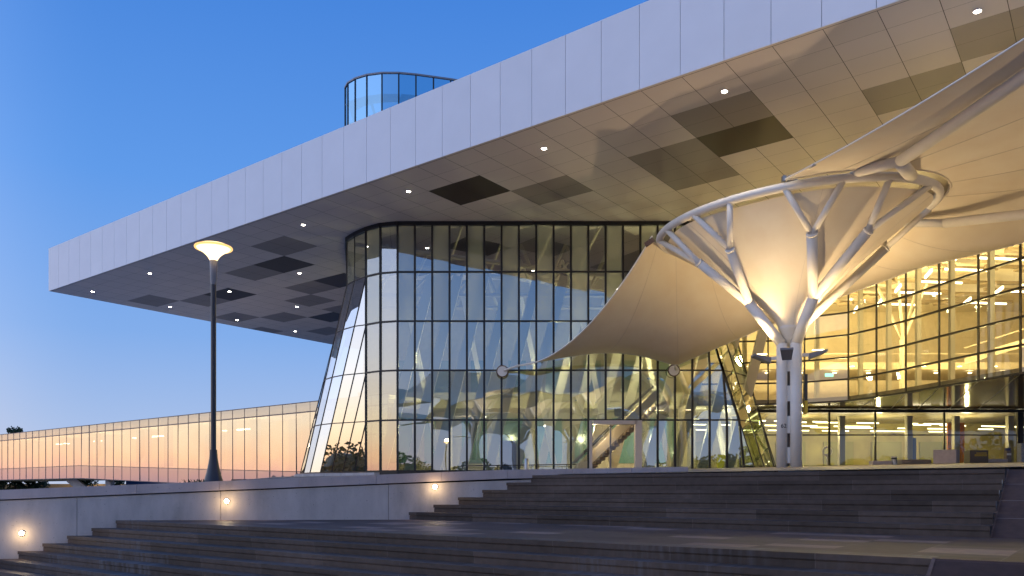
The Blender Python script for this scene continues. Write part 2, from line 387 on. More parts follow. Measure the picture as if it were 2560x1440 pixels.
# plaza plane
def pz(x, y): return .37 + .0335 * (.60339056 * x + .79744582 * y - 13.9)
TB = U_b + 5 * U_run + .36
def pl(x, y): return (x, y, pz(x, y))
wallx = lambda x: 17.06 + .12 * x
m = MB()
p_tl = AB(wall_a_at(TB), TB, 0); p_tr = AB(-30, TB, 0)
poly = [(p_tl.x, p_tl.y + .35), (p_tl.x, p_tl.y), (p_tr.x, p_tr.y), (60, 100), (-15.5, 100), (-16.6, 56.5), (-6.0, 16.9)]
m.face([pl(*p) for p in poly])
for p, q in ((poly[4], poly[5]), (poly[5], poly[6])):
    m.face([pl(*p), pl(*q), (q[0], q[1], -1.75), (p[0], p[1], -1.75)])
tag(m.build('plaza', M_plaza), 'sloping brown stone plaza between the stairs and the glass buildings', 'plaza', kind='structure')

# ------------------------------------------------------------------ retaining wall with coping and lights
wl = thing('retaining_wall', 'pale concrete retaining wall with a rising pinkish stone coping left of the stairs', 'wall')
wd = Vector((1, .12, 0)).normalized(); wn = Vector((wd.y, -wd.x, 0)); WANG = math.atan2(.12, 1)
def cz(x): return .04 + .0438 * (x + 10.17) if x < -.343 else .471 + .02 * (x + .343)
xs0, xs1 = -16.0, 3.87
m = MB()
def wpt(x, off, z): return Vector((x, wallx(x), 0)) - wn * off + Vector((0, 0, z))
joints = [-16, -12.6, -8.75, -5.98, -2.6, .6, 3.8]
for x0, x1 in zip(joints[:-1], joints[1:]):
    a0, a1 = x0 + .005, x1 - .005
    k = [wpt(x, off, zz) for x in (a0, a1) for off in (0, .38) for zz in (-1.75, cz(x) - .215)]
    m.hexa(k)
wm = m.build('wall_panel', M_conc, wl)
m = MB(); m.hexa([wpt(x, off, zz) for x in (xs0, xs1 - .05) for off in (.02, .36) for zz in (-1.75, cz(x) - .19)]); m.build('shadow_joint', pbr('joint_filler', (.17, .15, .14), .9), wl)
m = MB(); cj = [-16, -13.2, -10.4, -7.6, -6.0, -4.4, -2.85, -1.5, -.1, 1.3, 2.6, 3.87]
for x0, x1 in zip(cj[:-1], cj[1:]):
    a0, a1 = x0 + .003, x1 - .003
    m.hexa([wpt(x, off, zz) for x in (a0, a1) for off in (-.035, .42) for zz in (cz(x) - .19, cz(x))])
m.build('coping', M_cope, wl)
# soil strip behind the wall that carries the lamp post
m = MB(); m.hexa([wpt(x, off, zz) for x in (-16, -5.6) for off in (.425, 2.2) for zz in (-1.75, cz(x) - .05)])
tag(m.build('path', M_cope), 'narrow stone path running behind the coping', 'path', kind='structure')
wl_lab = ['glowing wall light nearest the left edge, just above the lower stairs', 'glowing wall light above the landing, below the lamp post', 'glowing wall light beside the upper stairs']
first = None
for (u, x, zz), lab in zip(((55, -9.78, -.822), (567, -5.86, -.189), (1088, -1.63, .11)), wl_lab):
    if first is None:
        first = thing('wall_light', lab, 'wall light', 'lights set into the concrete wall')
        m = MB()
        Rm = 20
        ring = [(math.cos(2 * math.pi * i / Rm), math.sin(2 * math.pi * i / Rm)) for i in range(Rm)]
        m.tube([(.055 * c, -.012, .055 * s) for c, s in ring], .012, 8, closed=True); m.build('bezel', M_steel, first)
        m = MB(); m.face([(.042 * c, -.016, .042 * s) for c, s in ring]); m.build('lens', M_wallL, first)
        lamp('wall_light_bulb', 'POINT', (0, -.20, -.02), 3.0, (1, .70, .36), first, shadow_soft_size=.04)
        o = first
    else:
        o = copy_tree(first); o['label'] = lab
    o.location = (x, wallx(x), zz); o.rotation_euler = (0, 0, WANG)

# ------------------------------------------------------------------ street lamp
sl = thing('street_lamp', 'tall dark lamp post with a glowing trumpet shaped head on the coping', 'street lamp', loc=(-6.51, 17.36, cz(-6.51) - .05))
hz = .05 - cz(-6.51)
def lz(v): return (H - v) / F * 17.36 + hz
m = MB(); m.lathe((0, 0, 0), [(.225, -.02), (.222, .02), (.19, .12), (.15, .26), (.115, .42), (.09, .58), (.078, .74), (.078, .77)], 28); m.build('flared_base', M_pole, sl)
m = MB(); m.lathe((0, 0, 0), [(.056, .77), (.056, lz(712))], 20); m.build('pole', M_pole, sl)
m = MB(); m.lathe((0, 0, 0), [(.062, lz(712)), (.072, lz(690)), (.082, lz(652)), (.07, lz(651))], 24); m.build('neck', M_greym, sl)
m = MB(); m.lathe((0, 0, 0), [(.075, lz(652)), (.10, lz(646)), (.145, lz(639)), (.20, lz(633)), (.27, lz(627)), (.335, lz(623)), (.36, lz(618)), (.30, lz(613)), (.16, lz(610)), (.0, lz(609.5))], 36); m.build('lamp_head', M_warm, sl)
m = MB(); m.tube([(.375 * math.cos(i * math.pi / 20), .375 * math.sin(i * math.pi / 20), lz(619.5)) for i in range(40)], .026, 8, closed=True); m.build('rim', M_rim, sl)
lamp('street_lamp_bulb', 'POINT', (0, 0, lz(600)), 260, (1, .68, .36), sl, shadow_soft_size=.25)
# weeds at its foot
wdm = MB()
for i in range(60):
    c = Vector((-6.75 + random.gauss(0, .13), 17.05 + random.uniform(-.1, .1), cz(-6.6) - .02)); a = random.uniform(0, 6.28)
    t = Vector((random.gauss(0, .05), random.gauss(0, .04), random.uniform(.03, .11))); s_ = Vector((math.cos(a), math.sin(a), 0)) * .014
    wdm.face([c - s_, c + s_, c + t + s_ * .4, c + t - s_ * .4])
tag(wdm.build('weed', M_leaf), 'small green weed tuft growing at the foot of the lamp post', 'weed')

# ------------------------------------------------------------------ exhibition hall
hall = thing('exhibition_hall', 'large hall with a wide cantilevered white roof over a flaring dark framed glass front', 'building')
ZS, ZT = 16.96, 20.54
A0, B0, AW, BW = 71.72, 29.97, 1.859, 1.393
AEND, BEND = -34.0, 92.0
# fascia
m = MB(); m.box(((-A0 - AEND) / 2, B0 + .30, (ZS + ZT) / 2), (A0 - AEND - .02, .5, ZT - ZS - .03)); 
m.box((-A0 + .3, (B0 + BEND) / 2, (ZS + ZT) / 2), (.5, BEND - B0 - .1, ZT - ZS - .03)); m.build('fascia_backing', M_fjoint, hall, rot=ROT)
m = MB(); a = A0
while a > AEND:
    a1 = max(a - AW, AEND)
    m.box((-(a + a1) / 2, B0 + .02, (ZS + ZT) / 2), (a - a1 - .022, .04, ZT - ZS))
    a = a1
b = B0 + .045
while b < BEND:
    m.box((-A0 + .02, b + AW / 2, (ZS + ZT) / 2), (.04, AW - .022, ZT - ZS)); b += AW
fas = m.build('fascia', M_fascia, hall, rot=ROT)
# soffit panels
def inside(x, y, poly):
    r = False; n = len(poly)
    for i in range(n):
        (x1, y1), (x2, y2) = poly[i], poly[i - 1]
        if (y1 > y) != (y2 > y) and x < (x2 - x1) * (y - y1) / (y2 - y1) + x1: r = not r
    return r
HALLX = lambda x, y: inside(x, y, [(-7.2, 51.5), (12.6, 51.5), (13.2, 54), (13.6, 62), (-10.6, 62), (-9.6, 55.5)])
tones = {}
def block(k, j, t, kn=2, jn=2):
    for i in range(k, k + kn):
        for l in range(j, j + jn): tones[(i, l)] = t
for k, j, t in ((8, 2, 2), (6, 4, 1), (0, 2, 1), (0, 4, 2), (2, 4, 1), (2, 6, 1), (-4, 4, 1), (19, 4, 2), (17, 2, 1), (21, 4, 1), (19, 8, 2), (21, 8, 1), (25, 6, 2), (29, 4, 1), (27, 6, 1),
                (23, 10, 1), (25, 14, 2), (27, 12, 1), (29, 10, 1), (23, 13, 1), (31, 14, 1), (28, 17, 1), (-8, 2, 2), (-6, 2, 1), (12, 8, 1), (10, 10, 2), (-10, 6, 1)): block(k, j, t)
m = MB()
m.box(((-A0 - AEND) / 2, B0 + .09, ZS + .012), (A0 - AEND - .04, .13, .024))
k = -26
while True:
    a_lo = 12.24 + k * AW
    if a_lo > A0 - .3: break
    a_hi = min(a_lo + AW, A0 - .06)
    for j in range(0, 45):
        b_lo = 30.15 + j * BW; ac, bc = (a_lo + a_hi) / 2, b_lo + BW / 2
        c = AB(ac, bc, 0)
        if a_lo < AEND: continue
        if HALLX(c.x, c.y): continue
        m.face([(-a_lo - .012, b_lo + .006, ZS), (-a_hi + .012, b_lo + .006, ZS), (-a_hi + .012, b_lo + BW - .006, ZS), (-a_lo - .012, b_lo + BW - .006, ZS)], tones.get((k, j), 0))
    k += 1
sof = m.build('soffit', M_sof, hall, rot=ROT)
drum_pts = []
for u, v in ((863, 217), (870, 205), (888, 194), (917, 185), (955, 180), (997, 180), (1040, 184), (1084, 190), (1127, 196), (1170, 203), (1215, 212)):
    y = 26.5 * F / (H - v); drum_pts.append(((u - 1280) / F * y, y))
drum_pts = [(-11.3, 57), (-11.1, 54.5)] + drum_pts + [(-.6, 54.5), (-1.6, 59)]
def inside(x, y, poly):
    r = False; n = len(poly)
    for i in range(n):
        (x1, y1), (x2, y2) = poly[i], poly[i - 1]
        if (y1 > y) != (y2 > y) and x < (x2 - x1) * (y - y1) / (y2 - y1) + x1: r = not r
    return r
m = MB()
k = -26
while 12.24 + k * AW < A0 - .3:
    a_lo = 12.24 + k * AW; a_hi = min(a_lo + AW, A0 - .06)
    for j in range(0, 45):
        b_lo = 30.15 + j * BW; c = AB((a_lo + a_hi) / 2, b_lo + BW / 2, 0)
        if a_lo < AEND or inside(c.x, c.y, drum_pts): continue
        q = [(-a_lo, b_lo), (-a_hi, b_lo), (-a_hi, b_lo + BW), (-a_lo, b_lo + BW)]
        m.face([(x, y, ZT - .06) for x, y in q], 1)
        if not HALLX(c.x, c.y): m.face([(x, y, ZS + .03) for x, y in q], 0)
    k += 1
m.build('roof_deck', [M_sof[3], M_greym], hall, rot=ROT)
# ---- glass front
LEAN = 0.0
ZR = [1.3, 4.52, 7.64, 10.73, 13.82, 16.78]
def fy(zz, y=50.0): return y + (zz - 1.3) * LEAN
M0 = Vector((-9.37, 51.07, 0))
B4 = Vector((-12.76, 53.0, 0))
lines = []   # each: function z -> Vector, colour flag
def lean_line(bp, tp):
    bp = Vector(bp); tp = Vector(tp)
    def f(zz):
        t = min(max((zz - ZR[0]) / (ZR[4] - ZR[0]), 0), 1); p = lerp(bp, tp, t); return Vector((p.x, p.y, zz))
    return f
def clip_line(bp, r):
    bp = Vector(bp)
    def f(zz):
        t = min(max((zz - ZR[0]) / (ZR[r] - ZR[0]), 0), 1); p = lerp(bp, M0, t); return Vector((p.x, p.y, zz))
    return f
bb = [lerp(M0, B4, t) for t in (.25, .5, .75)]
lines += [(lean_line((-16.6, 63, 0), (-12.6, 63, 0)), 'S'), (lean_line((-15.6, 59.0, 0), (-11.9, 57.5, 0)), 'S'), (lean_line((-15.05, 56.6, 0), (-11.35, 54.6, 0)), 'S'), (lean_line((-14.4, 55.0, 0), (-11.0, 53.1, 0)), 'S'),
          (lean_line((-13.68, 53.9, 0), (-10.30, 52.1, 0)), 'S'), (clip_line(B4, 4), 'S'), (clip_line(bb[2], 3), 'S'), (clip_line(bb[1], 2), 'S'), (clip_line(bb[0], 1), 'S')]
def vert_line(x, y):
    return lambda zz: Vector((x, fy(zz, y), zz))
lines += [(vert_line(-9.37, 51.07), 'F'), (vert_line(-8.32, 50.3), 'F')]
def xE(zz): return 15.3 - (min(zz, ZR[4]) - 1.3) * .3227
def front_line(x): return lambda zz: Vector((min(x, xE(zz)), fy(zz), zz))
k = 0
while True:
    x = (994 + 43.33 * k - 1280) / F * 50
    if x > 15.2: break
    lines.append((front_line(x), 'F')); k += 1
lines += [(lambda zz: Vector((xE(zz), fy(zz), zz)), 'R')]
lines += [(lean_line((16.25, 51.0, 0), (12.4, 50.9, 0)), 'R'), (lean_line((17.5, 52.8, 0), (13.7, 52.5, 0)), 'R'), (lean_line((18.7, 56.0, 0), (14.6, 55.2, 0)), 'R'), (lean_line((19.4, 62.0, 0), (15.2, 62.0, 0)), 'R')]
fr = MB()
for f, flag in lines:
    w = .125 if flag == 'F' else .055
    zz = ZR[:]
    for z0, z1 in zip(zz[:-1], zz[1:]):
        p, q = f(z0), f(z1)
        if z0 < 1.4 and 5.2 < p.x < 7.7 and flag == 'F': continue      # door opening
        fr.bar(p, q, w, .16 if flag == 'F' else .08, mi=0 if flag == 'F' else 1)
for zi, zz in enumerate(ZR):
    for (f1, g1), (f2, g2) in zip(lines[:-1], lines[1:]):
        p, q = f1(zz), f2(zz)
        front = g1 == 'F' and g2 == 'F'
        if zi == 0:
            if front: fr.bar(p + Vector((0, -.03, -.08)), q + Vector((0, -.03, -.08)), .12, .30, up=Vector((0, 0, 1)))
            else: fr.bar(p, q, .1, .06, up=Vector((0, 0, 1)), mi=1)
        elif zi == 5:
            fr.bar(p + Vector((0, -.05, .06)), q + Vector((0, -.05, .06)), .22, .24, up=Vector((0, 0, 1)))
        else: fr.bar(p, q, .15 if front else .07, .095 if front else .055, up=Vector((0, 0, 1)), mi=0 if front else 1)
cw = fr.build('curtain_wall', [M_black, M_bronze], hall)
def proj(p): return (1280 + F * p.x / p.y, H - F * p.z / p.y)
def area(q):
    s = 0
    for (x1, y1), (x2, y2) in zip(q, q[1:] + q[:1]): s += x1 * y2 - x2 * y1
    return abs(s) / 2
panes = []
for i, ((f1, g1), (f2, g2)) in enumerate(zip(lines[:-1], lines[1:])):
    for r in range(5):
        q = [f1(ZR[r]), f2(ZR[r]), f2(ZR[r + 1]), f1(ZR[r + 1])]
        q2 = []
        for p in q:
            if not q2 or (p - q2[-1]).length > 1e-4: q2.append(p)
        if len(q2) > 2 and (q2[0] - q2[-1]).length < 1e-4: q2.pop()
        if len(q2) < 3: continue
        if g1 == 'F' and g2 == 'F':
            fi = i - 9
            # sliding door opening replaces three panes of the bottom row
            if r == 0 and 4.7 < (q[0].x + q[1].x) / 2 < 8.1: continue
            mat = M_glassf if fi % 2 == 0 and r in (3, 4) else M_glass
        elif g1 == 'R' or g2 == 'R': mat = M_glass
        else: mat = M_glassS if r < 4 else (M_glassf if i % 2 else M_glass)
        c = sum(q2, Vector()) / len(q2); u, v = proj(c)
        vis = not (u > 1660 and v < 860)
        panes.append((area([proj(p) for p in q2]) * (1 if vis else .01), q2, mat))
panes.sort(key=lambda t: -t[0])
random.seed(21)
def tilt(q):
    c = sum(q, Vector()) / len(q); gx, gz = random.gauss(0, .0035), random.gauss(0, .0022)
    return [p + Vector((0, gx * (p.x - c.x) + gz * (p.z - c.z), 0)) for p in q]
for i, (ar, q, mat) in enumerate(panes[:98]):
    m = MB(); m.face(tilt(q)); m.build('glass_pane', mat, cw)
m = MB(); mats = [M_glass, M_glassf, M_glassS]
for ar, q, mat in panes[98:]: m.face(q, mats.index(mat))
tag(m.build('glass_panes', mats, cw), kind='stuff')
# plinth below the leaning glass
m = MB()
pp = [f(ZR[0]) for f, g in lines if g == 'S'] + [Vector((-9.37, 51.07, 1.3)), Vector((-8.32, 50.3, 1.3))]
for p, q in zip(pp[:-1], pp[1:]):
    o1 = Vector((-.35, -.30, 0))
    m.hexa([p + o1 + Vector((0, 0, zz)) if o else p + Vector((.6, .4, zz)) for o in (0, 1) for zz in (-2.2, -.07)] + [q + o1 + Vector((0, 0, zz)) if o else q + Vector((.6, .4, zz)) for o in (0, 1) for zz in (-2.2, -.07)])
m.build('plinth', M_conc, hall)
# inside of the hall
m = MB(); m.prism([(-14.8, 57), (-12.4, 53.4), (-9, 51.4), (-7, 50.2), (15.1, 50.2), (18.2, 56), (18.8, 63.6), (-15.8, 63.6)], 1.0, 1.22); m.build('floor_slab', M_floor, hall)
m = MB(); m.box((1.4, 63.8, 9), (26.6, .3, 15.9)); m.prism([(-16.4, 63.0), (-11.9, 63.0), (-11.9, 63.2), (-16.4, 63.2)], 1.2, 1.4); m.box((1.4, 62.0, 6.6), (26.2, 3.4, .5)); m.box((1.4, 60.4, 7.1), (26.2, .06, .9)); m.build('back_wall', M_olive, hall)
# blue-grey mezzanine windows on the back wall
mzz = MB()
for i in range(-9, 14, 3):
    mzz.box((i, 63.6, 4.1), (2.0, .06, 3.6)); mzz.box((i + .4, 63.6, 9.2), (1.4, .06, 2.6))
mzz.build('inner_window', pbr('inner_window', (.10, .20, .18), .15), hall)
random.seed(11)
for i in range(14):
    x = -8.6 + i * 1.75
    yl = 57.6 if 1.5 < x < 8.3 else 52.4
    m = MB(); m.bar((x, yl, 1.2), (x + 3.3, yl, 14.2), .62, .32); m.build('leaning_column', M_colm, hall)
for i in range(6):
    x = -5 + i * 4.1
    m = MB(); m.bar((x, 57, 1.2), (x - 2.6, 57, 14), .34, .34); m.build('leaning_brace', M_colm, hall)
tr = MB()
for i in range(-10, 15, 3):
    for y in (53.4, 57):
        tr.tube([(i, y, 13.2), (i + 1.6, y, 16.6)], .10, 8); tr.tube([(i + 1.6, y, 16.6), (i + 3, y, 13.2)], .10, 8)
    tr.tube([(i, 53.4, 13.2), (i + 2, 57, 16.4)], .08, 8)
for y in (53.4, 57):
    tr.tube([(-10.5, y, 16.6), (3, y, 14.9), (15, y, 13.4)], .15, 8); tr.tube([(-10.5, y, 13.2), (15, y, 13.2)], .13, 8)
for i in range(5):
    a = -8 + i * 3.2
    tr.tube([(a, 54, 20.6), (a + 3, 58, 24.5)], .09, 8); tr.tube([(a, 58, 16), (a + 2.4, 53, 20.4)], .09, 8)
tr.build('roof_truss', M_truss, hall)
# door
dr = MB(); X0, X1, ZD = (1473 - 1280) / F * 50, (1602 - 1280) / F * 50, 4.46
dr.box((X0 + .07, 49.8, (1.25 + ZD) / 2), (.16, .5, ZD - 1.25)); dr.box((X1 - .2, 49.8, (1.25 + ZD) / 2), (.42, .5, ZD - 1.25)); dr.box(((X0 + X1) / 2 - .06, 49.8, ZD - .12), (X1 - X0 - .56, .5, .24))
door = dr.build('door', pbr('door_frame', (.60, .52, .45), .5), hall)
m = MB(); m.box(((X0 + X1) / 2 - .3, 49.9, (1.25 + ZD) / 2 - .12), (.1, .12, ZD - 1.5)); m.build('door_post', M_greym, door)
m = MB(); m.face([(X0 + .15, 49.95, 1.3), (X1 - .41, 49.95, 1.3), (X1 - .41, 49.95, ZD - .24), (X0 + .15, 49.95, ZD - .24)]); m.build('door_glass', glass('door_glass', (.95, .93, .88), .06), door)
# glass lantern on the roof
lan = MB(); n = len(drum_pts)
for i in range(n):
    p, q = drum_pts[i], drum_pts[(i + 1) % n]
    if 2 <= i <= n - 2: lan.bar((p[0], p[1], 20.4), (p[0], p[1], 26.4), .085, .10)
    for zz, w in ((26.44, .12),): lan.bar((p[0], p[1], zz), (q[0], q[1], zz), .12, .10, up=Vector((0, 0, 1)), mi=1)
lf = lan.build('roof_lantern', [M_black, pbr('lantern_rim', (.30, .28, .29), .5)], hall)
for i in range(n):
    p, q = drum_pts[i], drum_pts[(i + 1) % n]
    m = MB(); m.face([(p[0], p[1], 20.4), (q[0], q[1], 20.4), (q[0], q[1], 26.38), (p[0], p[1], 26.38)]); m.build('lantern_pane', M_lantern, lf)
m = MB()
for i in range(3, 9):
    p, q = drum_pts[i], drum_pts[i + 1]
    if i % 2 == 1: m.tube([(p[0] + .1, p[1] + .8, 25.2), (q[0] + .5, q[1] + .8, 20.6)], .09, 8)
    m.bar((p[0], p[1] + .9, 25.3), (q[0], q[1] + .9, 25.3), .1, .9, up=Vector((0, 1, 0)))
m.build('lantern_brace', pbr('lantern_brace', (.45, .47, .48), .5), lf)
# added fill lights hung in mid-air to brighten the hall interior
for x, y, zz, e in ((-6, 58, 4.6, 180), (0, 58, 4.6, 320), (6, 58, 4.6, 460), (12, 57.5, 4.6, 600), (15, 55, 3.6, 220), (8.6, 51.6, 5.4, 260), (-5, 55, 9, 200), (3, 55, 9, 280), (10, 55, 9, 320), (5.2, 50.8, 4.1, 110), (2, 55.5, 15, 90), (10, 55.5, 15, 90)):
    lamp('hall_fill_light', 'POINT', (x, y, zz), e, (1, .87, .56), hall, shadow_soft_size=.25)

# soffit downlights
dl_lab = {(3.85, 32.28): 'recessed soffit downlight near the upper right corner, above the canopy edge', (13.15, 32.28): 'recessed soffit downlight beside the pair of darkest panels right of centre', (22.44, 32.28): 'recessed soffit downlight near the fascia, right of the black panel square',
 (31.74, 32.28): 'recessed soffit downlight near the fascia, left of the black panel square', (41.03, 32.28): 'recessed soffit downlight near the fascia, above the glass hall rounded corner', (59.62, 32.28): 'recessed soffit downlight near the fascia, left of the lamp post',
 (50.33, 39.24): 'recessed soffit downlight just below a dark panel, nearest the glass hall', (68.91, 32.28): 'recessed soffit downlight nearest the pointed left corner of the roof', (59.62, 39.24): 'recessed soffit downlight on a dark panel right behind the lamp post',
 (68.91, 39.24): 'recessed soffit downlight near the lower soffit edge, second from the left corner', (59.62, 46.20): 'recessed soffit downlight third down in the column left of the glass hall', (68.91, 46.20): 'recessed soffit downlight near the lower soffit edge, right of the lamp post', (68.91, 53.17): 'recessed soffit downlight last along the lower edge, beside the glass hall', (50.33, 32.28): 'recessed soffit downlight hidden in the glare over the lamp post head'}
dl0 = None
for (a, b), lab in dl_lab.items():
    if (a, b) == (50.33, 32.28): continue
    if dl0 is None:
        dl0 = thing('soffit_downlight', lab, 'downlight', 'downlights recessed in the roof soffit')
        ring = [(math.cos(2 * math.pi * i / 20), math.sin(2 * math.pi * i / 20)) for i in range(20)]
        m = MB(); m.tube([(.14 * c, .14 * s, -.01) for c, s in ring], .02, 8, closed=True); m.build('trim', M_white, dl0)
        m = MB(); m.face([(.12 * c, .12 * s, -.014) for c, s in ring][::-1]); m.build('lens', M_down, dl0)
        lamp('downlight_beam', 'SPOT', (0, 0, -.05), 420, (1, .84, .64), dl0, spot_size=math.radians(95), spot_blend=.6, shadow_soft_size=.12)
        o = dl0
    else:
        o = copy_tree(dl0); o['label'] = lab
    o.location = AB(a, b, ZS - .004)

# things in front of / inside the hall
h_r = MB()
for x in (-3.0, -.9, 1.2, 3.3): h_r.tube([(x, 48.2, pz(x, 48.2)), (x, 48.2, pz(x, 48.2) + .45)], .02, 8)
h_r.tube([(-3.1, 48.2, pz(-3, 48.2) + .45), (3.9, 48.2, pz(3.9, 48.2) + .4)], .03, 8)
tag(h_r.build('handrail', M_black), 'low dark rail running in front of the hall glass left of the door', 'rail')
m = MB(); m.lathe((.86, 47.4, pz(.86, 47.4)), [(.13, 0), (.13, .78), (.11, .80), (0, .80)], 20); tag(m.build('bollard', M_steel), 'short steel bollard standing before the hall glass', 'bollard')
es = thing('escalator', 'lit escalator rising to the right behind the hall door', 'escalator', loc=(0, 0, 0))
dirx = Vector((.72, 0, .70)).normalized()
for y, nm in ((51.4, 'balustrade'), (52.7, 'balustrade'), (54.2, 'balustrade')):
    m = MB(); m.bar((4.4, y, 1.5), Vector((4.4, y, 1.5)) + dirx * 7, .55, .10, up=Vector((0, 1, 0))); m.build(nm, pbr('balustrade_panel', (.62, .50, .36), .35), es)
    m = MB(); m.tube([Vector((4.1, y, 1.95)), Vector((4.1, y, 1.95)) + dirx * 7], .06, 8); m.build('handrail', M_rubber, es)
st = MB()
for i in range(20):
    p = Vector((4.9, 52.05, 1.25)) + dirx * (i * .33); st.box(p, (.34, 1.15, .2))
for i in range(20):
    p = Vector((4.9, 53.45, 1.25)) + dirx * (i * .33); st.box(p, (.34, 1.35, .2))
st.build('step', pbr('escalator_step', (.18, .13, .09), .5), es)
m = MB(); m.box((7.1, 52.0, 5.2), (.85, .1, .5), tilt=Matrix.Rotation(-.2, 3, 'X')); tag(m.build('display_screen', M_dark), 'dark display screen hanging inside above the hall door', 'screen')
m = MB(); m.box((14.0, 52.6, 2.0), (.9, .1, .9)); tag(m.build('notice_board', pbr('glowing_yellow_board', (.7, .6, .03), .5, emit=(.7, .6, .03), estr=.25)), 'bright yellow notice board inside the right end of the hall', 'board')  # board is no lamp; weak self-glow added to its colour
m = MB(); m.box((-.25, 51.2, 2.3), (1.05, .08, 2.0)); tag(m.build('poster_stand', pbr('lilac_poster', (.16, .17, .42), .5)), 'blue violet poster stand inside the glass, left of the bollard', 'poster stand')

# ------------------------------------------------------------------ terminal wing on the right
wing = thing('terminal_wing', 'brightly lit yellow glass wing with curved upper floor at the right', 'building')
WP = [Vector(p) for p in ((12.5, 54.6, 0), (15.0, 54.4, 0), (17.4, 54.1, 0), (19.66, 53.5, 0), (21.97, 52, 0), (22.85, 49.9, 0), (23.6, 47.7, 0), (24.2, 45.1, 0), (24.9, 42.5, 0), (25.55, 40, 0), (26.6, 37.8, 0), (28.6, 36.4, 0), (31, 36.0, 0))]
WZ = [5.96, 7.38, 8.80, 10.26, 11.72, 13.2, 14.7, 16.2]
fr = MB()
for p in WP: fr.bar(p + Vector((0, 0, WZ[0])), p + Vector((0, 0, WZ[-1])), .07, .14)
for zz in WZ:
    for p, q in zip(WP[:-1], WP[1:]): fr.bar(p + Vector((0, 0, zz)), q + Vector((0, 0, zz)), .16, .10, up=Vector((0, 0, 1)))
wf = fr.build('upper_curtain_wall', M_bronze, wing)
for p, q in zip(WP[:-1], WP[1:]):
    for z0, z1 in zip(WZ[:-1], WZ[1:]):
        m = MB(); m.face([p + Vector((0, 0, z0)), q + Vector((0, 0, z0)), q + Vector((0, 0, z1)), p + Vector((0, 0, z1))]); m.build('glass_pane', M_wing, wf)
# underside of the overhang: dark mirror panels
m = MB()
GY = 57.0
back = [Vector((p.x if p.x < 22 else 22 + (p.x - 22) * 3.2, GY, 0)) for p in WP]
m_p = []
for (p, q), (r, s_) in zip(zip(WP[:-1], WP[1:]), zip(back[:-1], back[1:])):
    m.face([p + Vector((0, 0, 5.93)), q + Vector((0, 0, 5.93)), s_ + Vector((0, 0, 5.93)), r + Vector((0, 0, 5.93))])
for p, r in zip(WP, back): m.bar(p + Vector((0, 0, 5.915)), r + Vector((0, 0, 5.915)), .03, .02, up=Vector((0, 0, 1)), mi=1)
m.build('overhang_underside', [M_spandrel, M_bronze], wing)
# ground floor glass
fr = MB(); gz0, gz1 = 1.86, 5.86
gx = [(u - 1280) / F * GY for u in (1850, 1960, 2073, 2188, 2360, 2550, 2740, 2930, 3120)]
for i, x in enumerate(gx): fr.bar((x, GY, gz0 - .3), (x, GY, gz1), .10 if i != 5 else .42, .18)
gx2 = [(u - 1280) / F * GY for u in (2282, 2452)]
fr.box(((gx[0] + gx[-1]) / 2, GY - .02, 5.80), (gx[-1] - gx[0], .3, .22)); fr.box(((gx[0] + gx[-1]) / 2, GY, 4.08), (gx[-1] - gx[0], .1, .08)); fr.box(((gx[0] + gx[-1]) / 2, GY, 1.75), (gx[-1] - gx[0], .14, .3))
gf = fr.build('ground_floor_frame', M_bronze, wing)
for x0, x1 in zip(gx[:-1], gx[1:]):
    for z0, z1 in ((1.9, 4.04), (4.12, 5.6)):
        m = MB(); m.face([(x0, GY, z0), (x1, GY, z0), (x1, GY, z1), (x0, GY, z1)]); m.build('glass_pane', M_wingg, gf)
# floors, ceilings, inner walls
m = MB(); m.prism([(12, 57.2), (62, 57.2), (62, 72), (12, 72)], 1.5, 1.8); m.build('ground_floor_slab', M_floor, wing)
up = [(p.x + .25, p.y + .25) for p in WP] + [(58, 36), (58, 72), (12, 72)]
m = MB(); m.prism(up[::-1], 6.0, 6.3); m.build('upper_floor_slab', M_floor, wing)
m = MB(); m.prism(up[::-1], 15.6, 16.0); m.build('upper_ceiling', M_ceil, wing)
m = MB(); m.box((33, 69, 11), (42, .3, 9.2)); m.box((46, 52, 11), (.3, 31, 9.2)); m.build('upper_back_wall', M_cream, wing)
m = MB(); m.box((37, 70, 3.9), (52, .3, 4.2)); m.build('ground_back_wall', pbr('olive_wall', (.42, .37, .17), .6, var=.3, vscale=.5), wing)
m = MB()
for x, y, sx, sy in ((30, 60.5, 30, .06), (33, 48, .06, 20)): m.box((x, y, 9.6), (sx, sy, .5)); m.box((x, y, 10.5), (sx + .04, sy + .04, .06))
m.box((32, 63.5, 9.5), (28, 6, .35)); m.build('gallery', M_cream, wing)
for i in (1, 3, 4, 5, 6, 7, 8, 9):
    p = WP[i]; c = p + Vector((1.1, .7, 0))
    m = MB(); m.box((c.x, c.y, 11), (.26, .26, 9.4)); m.build('inner_column', pbr('inner_column_paint', (.56, .52, .42), .5), wing)
for (x, y) in ((28.5, 58),):
    m = MB(); m.box((x, y, 8.7), (.36, .36, 4.8))
    for dx, dy in ((1.6, 1), (-1.6, 1), (1.2, -1.6), (-1.2, -1.6)): m.bar((x, y, 11), (x + dx, y + dy, 15.6), .15)
    m.build('branching_column', M_colm, wing)
st_m = MB(); rf = MB(); random.seed(5)
